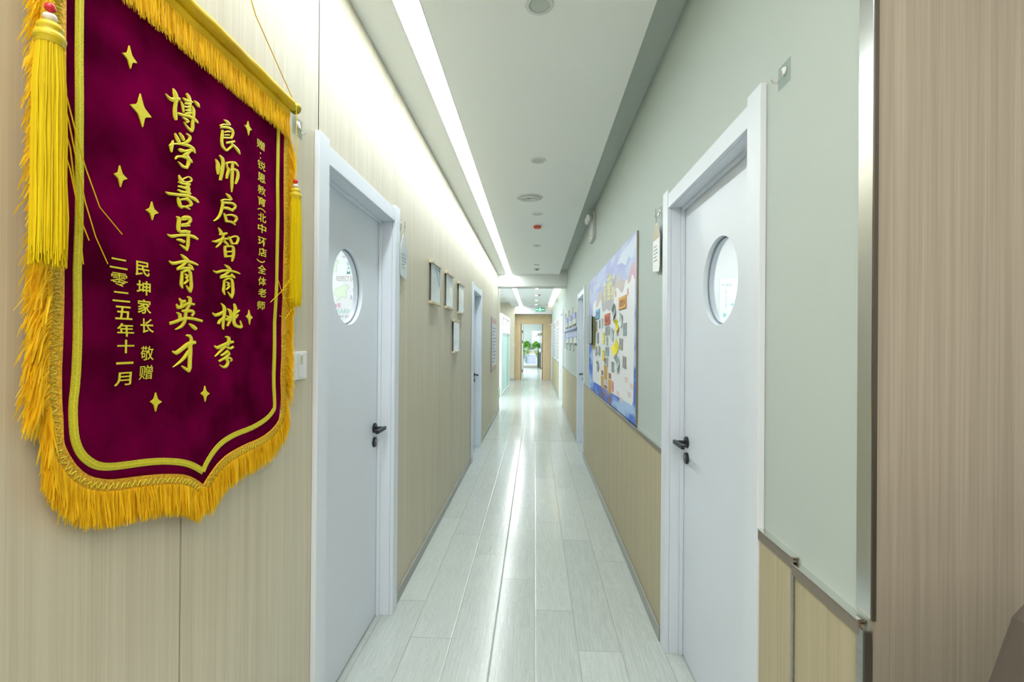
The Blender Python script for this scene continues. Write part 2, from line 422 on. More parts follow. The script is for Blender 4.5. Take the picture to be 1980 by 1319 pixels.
# beyond the beam
struct('ceiling_beyond', B().box(-.90, -.590, 9.78, 17.62, 2.82, 2.95).box(-.476, .47, 9.78, 17.62, 2.82, 2.90).box(-.590, -.476, 9.78, 17.62, 2.86, 2.90), 'ceil')
struct('ceiling_cove_beyond', B().box(.40, XR + .14, 9.78, 17.95, 2.94, 3.0), 'white')
struct('ceiling_open_area', B().box(-3.4, -.90, 9.9, 17.62, 2.955, 3.0), 'ceil')
b = B()
for y in (11.1, 12.3, 13.5, 14.7, 15.9): b.box(-3.4, -.905, y, y + .012, 2.952, 2.9549)
b.box(-2.1, -2.088, 9.9, 17.6, 2.952, 2.9549)
struct('trim_ceiling_grid', b, 'alu')
struct('wall_open_area', B().box(-3.5, -3.4, 9.9, 17.7, 0, 3.0).box(-3.4, XL - .14, 9.8, 9.9, 0, 3.0), 'white')
struct('trim_wall_left_end', B().box(XL - .14, XL + .004, 9.90, 9.935, 0, 2.58), 'white_frame')
struct('wall_end_left', B().box(-3.4, -.775, 17.62, 18.1, 0, 3.0), 'panel')
struct('baseboard_end_left', B().box(-3.4, -.775, 17.605, 17.6195, 0, .08), 'base')
struct('ceiling_header', B().box(-.775, XR, 17.62, 17.95, 2.53, 3.0), 'white')
# slatted end wall with a doorway
DX0, DX1 = -.47, .27
b = B().box(-.775, DX0 - .045, 18.0, 18.1, 0, 2.53).box(DX1, XR, 18.0, 18.1, 0, 2.53).box(DX0 - .045, DX1, 18.0, 18.1, 2.15, 2.53)
struct('wall_end', b, 'slatgap')
b = B(); x = -.775
while x < XR - .01:
    if x + .03 < DX0 - .045 or x > DX1 + .002: b.box(x, x + .031, 17.975, 17.9995, 0, 2.155)
    x += .0385
z = 2.165
while z < 2.50:
    b.box(-.775, XR, 17.975, 17.9995, z, z + .034); z += .0445
struct('wall_end_slats', b, 'slat', bevel=.003)
# rooms behind the doors
def shell(n, x0, x1, y0, y1, m='white', ceil=2.82):
    struct('wall_' + n, B().box(x0 - .1, x1 + .1, y0 - .1, y0, 0, ceil).box(x0 - .1, x1 + .1, y1, y1 + .1, 0, ceil)
           .box(x0 - .1, x0, y0, y1, 0, ceil).box(x1, x1 + .1, y0, y1, 0, ceil), m)
struct('wall_classroom', B().box(-3.7, -3.6, 1.1, 9.3, 0, 3).box(-3.6, -.905, 1.1, 1.2, 0, 3).box(-3.6, -.905, 4.6, 4.7, 0, 3).box(-3.6, -.905, 9.2, 9.3, 0, 3), 'white')
struct('wall_office', B().box(3.6, 3.7, 1.1, 9.3, 0, 3).box(.78, 3.6, 1.06, 1.16, 0, 3).box(.78, 3.6, 5.0, 5.1, 0, 3).box(.78, 3.6, 9.2, 9.3, 0, 3), 'white')
struct('ceiling_classroom', B().box(-3.6, -.905, 1.2, 9.2, 2.8, 2.86), 'ceil')
struct('ceiling_office', B().box(.78, 3.6, 1.16, 9.2, 2.8, 2.86), 'ceil')
struct('wall_side_room', B().box(.78, 3.0, 9.95, 10.05, 0, 3).box(.78, 3.0, 12.4, 12.5, 0, 3).box(3.0, 3.1, 9.95, 12.5, 0, 3), 'white')
struct('wall_end_room', B().box(-2.6, 2.6, 27.0, 27.1, 0, 3).box(-2.7, -2.6, 18.1, 27.1, 0, 3).box(2.6, 2.7, 18.1, 27.1, 0, 3)
       .box(-2.6, -.775, 18.1, 18.2, 0, 3).box(XR, 2.6, 18.1, 18.2, 0, 3), 'paint')
struct('ceiling_end_room', B().box(-2.6, 2.6, 18.1, 27.0, 2.8, 2.86), 'ceil')
# lobby behind the camera
struct('wall_lobby', B().box(-.90, 3.3, -3.6, -3.5, 0, 3).box(3.2, 3.3, -3.5, 1.05, 0, 3).box(-.90, XL, -3.5, -1.2, 0, 3), 'white')
struct('ceiling_lobby', B().box(XL, 3.2, -3.5, -1.2, 2.83, 2.9).box(.48, 3.2, -1.2, .905, 2.83, 2.9), 'ceil')

# ------------------------------------------------------------------ doors
def door(n, wallx, side, y0, y1, rot, leafpos, label, window=True):
    """side: +1 the handle sits at local +x; local -y faces the corridor"""
    yc = (y0 + y1) / 2; W = y1 - y0; h = W / 2
    t = thing(n, label, 'door', (wallx, yc, 0), rot, kind='structure')
    P = .019                                           # casing stands proud of the wall
    b = B()
    for s in (-1, 1):
        a, c = sorted((s * h, s * (h - CW)))
        b.box(a, c, -P, -.0004, 0, 2.172)              # casing upright
    b.box(-h + CW, h - CW, -P + .003, -.0004, 2.085, 2.152)   # head casing
    obj('casing', b, 'door', t, bevel=.002)
    b = B(); i0 = h - CW
    for s in (-1, 1):
        a, c = sorted((s * (i0 - .002), s * (i0 + .045)))
        b.box(a, c, 0.0, leafpos - .018, 0, 2.085)
        a, c = sorted((s * (i0 - .012), s * (i0 + .045)))
        b.box(a, c, leafpos - .018, leafpos - .001, 0, 2.085)
        a, c = sorted((s * (i0 + .002), s * (i0 + .045)))
        b.box(a, c, leafpos - .001, .13, 0, 2.085)
    b.box(-i0, i0, 0, leafpos - .018, 2.085, 2.119)
    b.box(-i0, i0, leafpos - .018, leafpos - .001, 2.074, 2.119)
    b.box(-i0, i0, leafpos - .001, .13, 2.09, 2.119)
    obj('jamb', b, 'door', t, bevel=.0015)
    # leaf with a round hole
    l0, l1, zb, zt, zc, rad = -i0 + .001, i0 - .001, .008, 2.086, 1.69, .1675
    y_f, y_b = leafpos, leafpos + .045
    b = B(); K = 64; n0 = 0
    outer = []
    for k in range(K):
        a = 2 * PI * k / K; dx, dz = math.cos(a), math.sin(a)
        sc_ = min((l1 if dx > 0 else -l0) / max(abs(dx), 1e-9), ((zt - zc) if dz > 0 else (zc - zb)) / max(abs(dz), 1e-9))
        outer.append([dx * sc_, zc + dz * sc_])
    corner = [(l1, zt), (l0, zt), (l0, zb), (l1, zb)]
    for cx, cz in corner:
        k = min(range(K), key=lambda q: (outer[q][0] - cx) ** 2 + (outer[q][1] - cz) ** 2); outer[k] = [cx, cz]
    inner = [(rad * math.cos(2 * PI * k / K), zc + rad * math.sin(2 * PI * k / K)) for k in range(K)]
    for y in (y_f, y_b):
        b.v += [(p[0], y, p[1]) for p in outer] + [(p[0], y, p[1]) for p in inner]
    for k in range(K):
        j = (k + 1) % K
        b.f.append((k, j, K + j, K + k)); q = 2 * K
        b.f.append((q + j, q + k, q + K + k, q + K + j))
        b.f.append((K + k, K + j, q + K + j, q + K + k))
        b.f.append((j, k, q + k, q + j))
    lf = obj('leaf', b, 'door', t, fixn=True)
    b = B(); K = 64
    for r0, r1, ya, yb in ((rad - .001, rad - .007, y_f + .018, y_f + .022),):
        q = len(b.v)
        for k in range(K):
            a = 2 * PI * k / K
            for rr, yy in ((r0, ya), (r1, ya), (r1, yb), (r0, yb)): b.v.append((rr * math.cos(a), yy, zc + rr * math.sin(a)))
        for k in range(K):
            j = (k + 1) % K
            for e in range(4): b.f.append((q + 4 * k + e, q + 4 * j + e, q + 4 * j + (e + 1) % 4, q + 4 * k + (e + 1) % 4))
    obj('window_gasket', b, 'gasket', lf, fixn=True)
    b = B(); b.lathe([(rad - .002, y_f + .0225), (rad - .002, y_f + .0275)], (0, 0, zc), 'y', 64)
    obj('window_pane', b, 'glass', lf, fixn=True)
    # handle
    hx = side * (i0 - .055); hz = 1.0
    hd = bpy.data.objects.new('handle', None); COL.objects.link(hd); hd.parent = t; hd.location = (hx, y_f - .0005, hz)
    obj('rose', B().lathe([(.026, 0), (.026, -.007), (.023, -.010)], (0, 0, 0), 'y', 28), 'black', hd, fixn=True)
    lv = B().tube([(0, -.010, 0), (0, -.052, 0)], .0085, 12)
    lv.box(min(0.012 * side, -.115 * side), max(.012 * side, -.115 * side), -.062, -.046, -.009, .009)
    obj('lever', lv, 'black', hd, bevel=.003, fixn=True)
    ek = obj('keyhole_rose', B().lathe([(.026, 0), (.026, -.007), (.023, -.010)], (0, 0, -.073), 'y', 28), 'black', hd, fixn=True)
    obj('lock_cylinder', B().prism([(-.005, -.085), (.005, -.085), (.005, -.072), (.0085, -.066), (.005, -.058), (-.005, -.058), (-.0085, -.066), (-.005, -.072)], -.0125, -.009), 'alu', hd)
    return t
door('door_1', XL, 1, *LO[0], LW, .07, 'white door nearest on the left, beside the maroon pennant')
door('door_2', XL, 1, *LO[1], LW, .07, 'white door further along the left wall, past the wall scrolls')
door('door_3', XR, -1, *RO[0], RW, .062, 'white door nearest on the right wall')
door('door_4', XR, -1, *RO[1], RW, .062, 'white door on the right wall past the blue notice board')
door('door_5', XR, -1, 16.9, 17.85, RW, .062, 'far white door on the right with a closer arm on top')
t = thing('door_6', 'bright open side doorway on the right with white lining', 'door', (XR, 11.2, 0), RW, kind='structure')
b = B()
for s in (-1, 1):
    a, c = sorted((s * .655, s * .735)); b.box(a, c, -.019, -.0005, 0, 2.2)
    a, c = sorted((s * .625, s * .655)); b.box(a, c, -.01, .14, 0, 2.13)
b.box(-.655, .655, -.017, -.0005, 2.13, 2.2); b.box(-.625, .625, -.01, .14, 2.13, 2.159)
obj('casing', b, 'white_frame', t, bevel=.002)
# end doorway: lining and the leaf opened into the end room
t = thing('door_7', 'open doorway in the slatted end wall with hinges on its left', 'door', ((DX0 + DX1) / 2, 18.0, 0), 0, kind='structure')
hw = (DX1 - DX0) / 2
b = B().box(-hw - .044, -hw, -.03, .098, 0, 2.149).box(-hw, hw, -.03, .098, 2.125, 2.149)
obj('jamb', b, 'white_frame', t, bevel=.002)
lf = obj('leaf', B().box(-hw - .043, -hw + .002, .11, .95, .006, 2.12), 'white_frame', t, bevel=.002)
for z in (.35, 1.46, 1.86):
    obj('hinge', B().box(-hw - .03, -hw + .004, -.036, -.0302, z - .05, z + .05), 'black', t)

# ------------------------------------------------------------------ ceiling fittings
def led(loc, length, m, label):
    t = thing('linear_ceiling_light', label, 'ceiling light', loc, 0)
    obj('diffuser', B().box(-.0535, .0535, 0, length, .006, .012), m, t)
    obj('frame', B().box(-.0568, -.0537, 0, length, -.001, .03).box(.0537, .0568, 0, length, -.001, .03), 'alu', t)
    return t
led((-.533, -1.19, ZC), 10.63, 'led', 'long white recessed light strip along the near corridor ceiling')
led((-.533, 9.80, 2.82), 7.8, 'ledfar', 'white recessed light strip in the ceiling beyond the cross beam')
def downlight(n, x, y, z, r, label, group, lit=False):
    t = thing(n, label, 'downlight', (x, y, z), 0, group)
    obj('trim_ring', B().lathe([(r, 0), (r - .003, -.005), (r * .72, -.006), (r * .70, .0), (r * .70, .004)], (0, 0, -.0002), 'z', 36), 'ring', t, smooth=False, fixn=True)
    obj('lens', B().lathe([(r * .69, -.0015), (r * .6, -.0025), (.001, -.0028)], (0, 0, -.0005), 'z', 36), 'lamp_on' if lit else 'lamp_off', t, fixn=True)
    return t
DLN = ['unlit round downlight nearest the camera, cut by the top of the photo', 'unlit round downlight second from the camera, ahead of the round air vent',
       'unlit round downlight between the air vent and the red smoke detector', 'unlit round downlight just past the red smoke detector',
       'unlit round downlight nearest the cross beam']
for (x, y), lb in zip(((.007, 1.90), (.013, 3.53), (.014, 4.99), (.02, 6.64), (.02, 8.28)), DLN):
    downlight('downlight', x, y, ZC, .06, lb, 'unlit downlights along the near ceiling')
for y, lb in zip((11.9, 13.6, 15.2, 16.9), ('first', 'second', 'third', 'last')):
    downlight('downlight', .035, y, 2.82, .06, 'lit round downlight, %s of the row beyond the cross beam' % lb, 'lit downlights beyond the beam', True)
t = thing('air_vent', 'round ringed air diffuser in the ceiling', 'air vent', (-.062, 4.434, ZC))
b = B().lathe([(.128, 0), (.122, -.006), (.105, -.008), (.103, -.001), (.103, .002)], n=40); obj('rim', b, 'ring', t, fixn=True)
for i, r in enumerate((.094, .074, .054, .034)):
    obj('louvre_ring', B().lathe([(r, -.004), (r + .004, -.011), (r - .008, -.013), (r - .012, -.005)], n=36), 'ring', t, fixn=True)
obj('core', B().lathe([(.102, -.0005), (.001, -.0007)], n=30), 'lamp_off', t, fixn=True)
t = thing('smoke_detector', 'red topped round smoke detector hanging from the near ceiling', 'smoke detector', (.017, 5.472, ZC))
obj('base', B().lathe([(.052, 0), (.05, -.012), (.04, -.014)], n=30), 'plastic', t, fixn=True, smooth=False)
obj('cover', B().lathe([(.047, -.0142), (.048, -.03), (.036, -.043), (.02, -.047), (.001, -.047)], n=30), 'red', t, fixn=True)
t = thing('sprinkler_head', 'small round sprinkler head with dark centre close to the cross beam', 'sprinkler', (.03, 8.72, ZC))
obj('escutcheon', B().lathe([(.075, 0), (.07, -.008), (.035, -.012)], n=30), 'ring', t, fixn=True)
obj('nozzle', B().lathe([(.03, -.0122), (.03, -.028), (.012, -.032), (.001, -.032)], n=20), 'alu_brown', t, fixn=True)
t = thing('smoke_detector', 'small reddish smoke detector beside the lit downlights beyond the beam', 'smoke detector', (.10, 13.3, 2.82))
obj('base', B().lathe([(.052, 0), (.05, -.012), (.04, -.014)], n=24), 'plastic', t, fixn=True)
obj('cover', B().lathe([(.045, -.0142), (.044, -.03), (.02, -.045), (.001, -.045)], n=24), mat('dusty_red', (.55, .28, .26), .5), t, fixn=True)
tag(obj('cove_light', B().box(.43, .455, 9.85, 17.6, 2.9005, 2.912), 'cove'), 'warm glowing light strip hidden in the far right ceiling cove', 'cove light')
obj_tape = None
# emergency twin-spot light
t = thing('emergency_light', 'grey twin-lamp emergency light high on the right wall', 'emergency light', (XR, 5.105, 2.56), RW)
obj('housing', B().prism([(-.155, .0), (.135, .0), (.155, .03), (.155, .17), (-.155, .17)], -.036, -.0005), 'plastic_grey', t, bevel=.004, fixn=True)
obj('back_plate', B().box(-.11, .13, -.03, -.0005, .1702, .29), 'plastic_grey', t, bevel=.004)
for x in (-.06, .085):
    l = B().lathe([(.012, .0), (.036, -.022), (.041, -.05), (.038, -.052), (.001, -.052)], (0, 0, 0), 'y', 24)
    lo = obj('lamp_head', l, 'plastic_grey', t, fixn=True); lo.location = (x, -.034, .235); lo.rotation_euler = (R(12), 0, R(24))
    ln = obj('lamp_lens', B().lathe([(.035, -.0525), (.025, -.058), (.001, -.06)], (0, 0, 0), 'y', 24), 'plastic', lo, fixn=True)
obj('status_light', B().box(-.02, .005, -.0375, -.0362, .05, .062), 'gasket', t)
# exit sign
t = thing('exit_sign', 'green running-man exit sign hanging by a rod before the slatted end wall', 'exit sign', (.19, 17.1, 2.585))
obj('rod', B().tube([(-.13, 0, .135), (-.13, 0, .232)], .006, 8), 'plastic', t)
GREEN = mat('exit_green', (.0, .16, .09), .4, emit=(.0, .16, .09), estr=.5)
GLOW = mat('exit_glow', (.6, .95, .75), .4, emit=(.55, 1, .75), estr=1.6)
obj('panel', B().box(-.17, .17, -.012, .012, 0, .135), GREEN, t, bevel=.002)
b = B(); yy = -.0128; y2 = -.0122
b.prism([(-.15, .05), (-.095, .05), (-.095, .085), (-.15, .085)], yy, y2)          # left block
b.prism([(-.075, .055), (-.06, .055), (-.04, .075), (-.052, .085)], yy, y2)
b.prism([(-.012 + .016 * math.cos(a * PI / 5), .11 + .013 * math.sin(a * PI / 5)) for a in range(10)], yy, y2)
b.prism([(-.03, .055), (.0, .055), (.012, .092), (-.02, .095)], yy, y2)
b.prism([(-.05, .062), (-.022, .085), (-.018, .095), (-.058, .072)], yy, y2)
b.prism([(.008, .085), (.035, .07), (.038, .078), (.012, .096)], yy, y2)
b.prism([(-.02, .056), (-.045, .03), (-.06, .032), (-.06, .022), (-.042, .02), (-.008, .052)], yy, y2)
b.prism([(-.004, .056), (.02, .04), (.012, .018), (.022, .016), (.034, .044), (.004, .066)], yy, y2)
b.prism([(.06, .058), (.115, .058), (.115, .04), (.15, .0685), (.115, .097), (.115, .079), (.06, .079)], yy, y2)
obj('pictogram', b, GLOW, t)

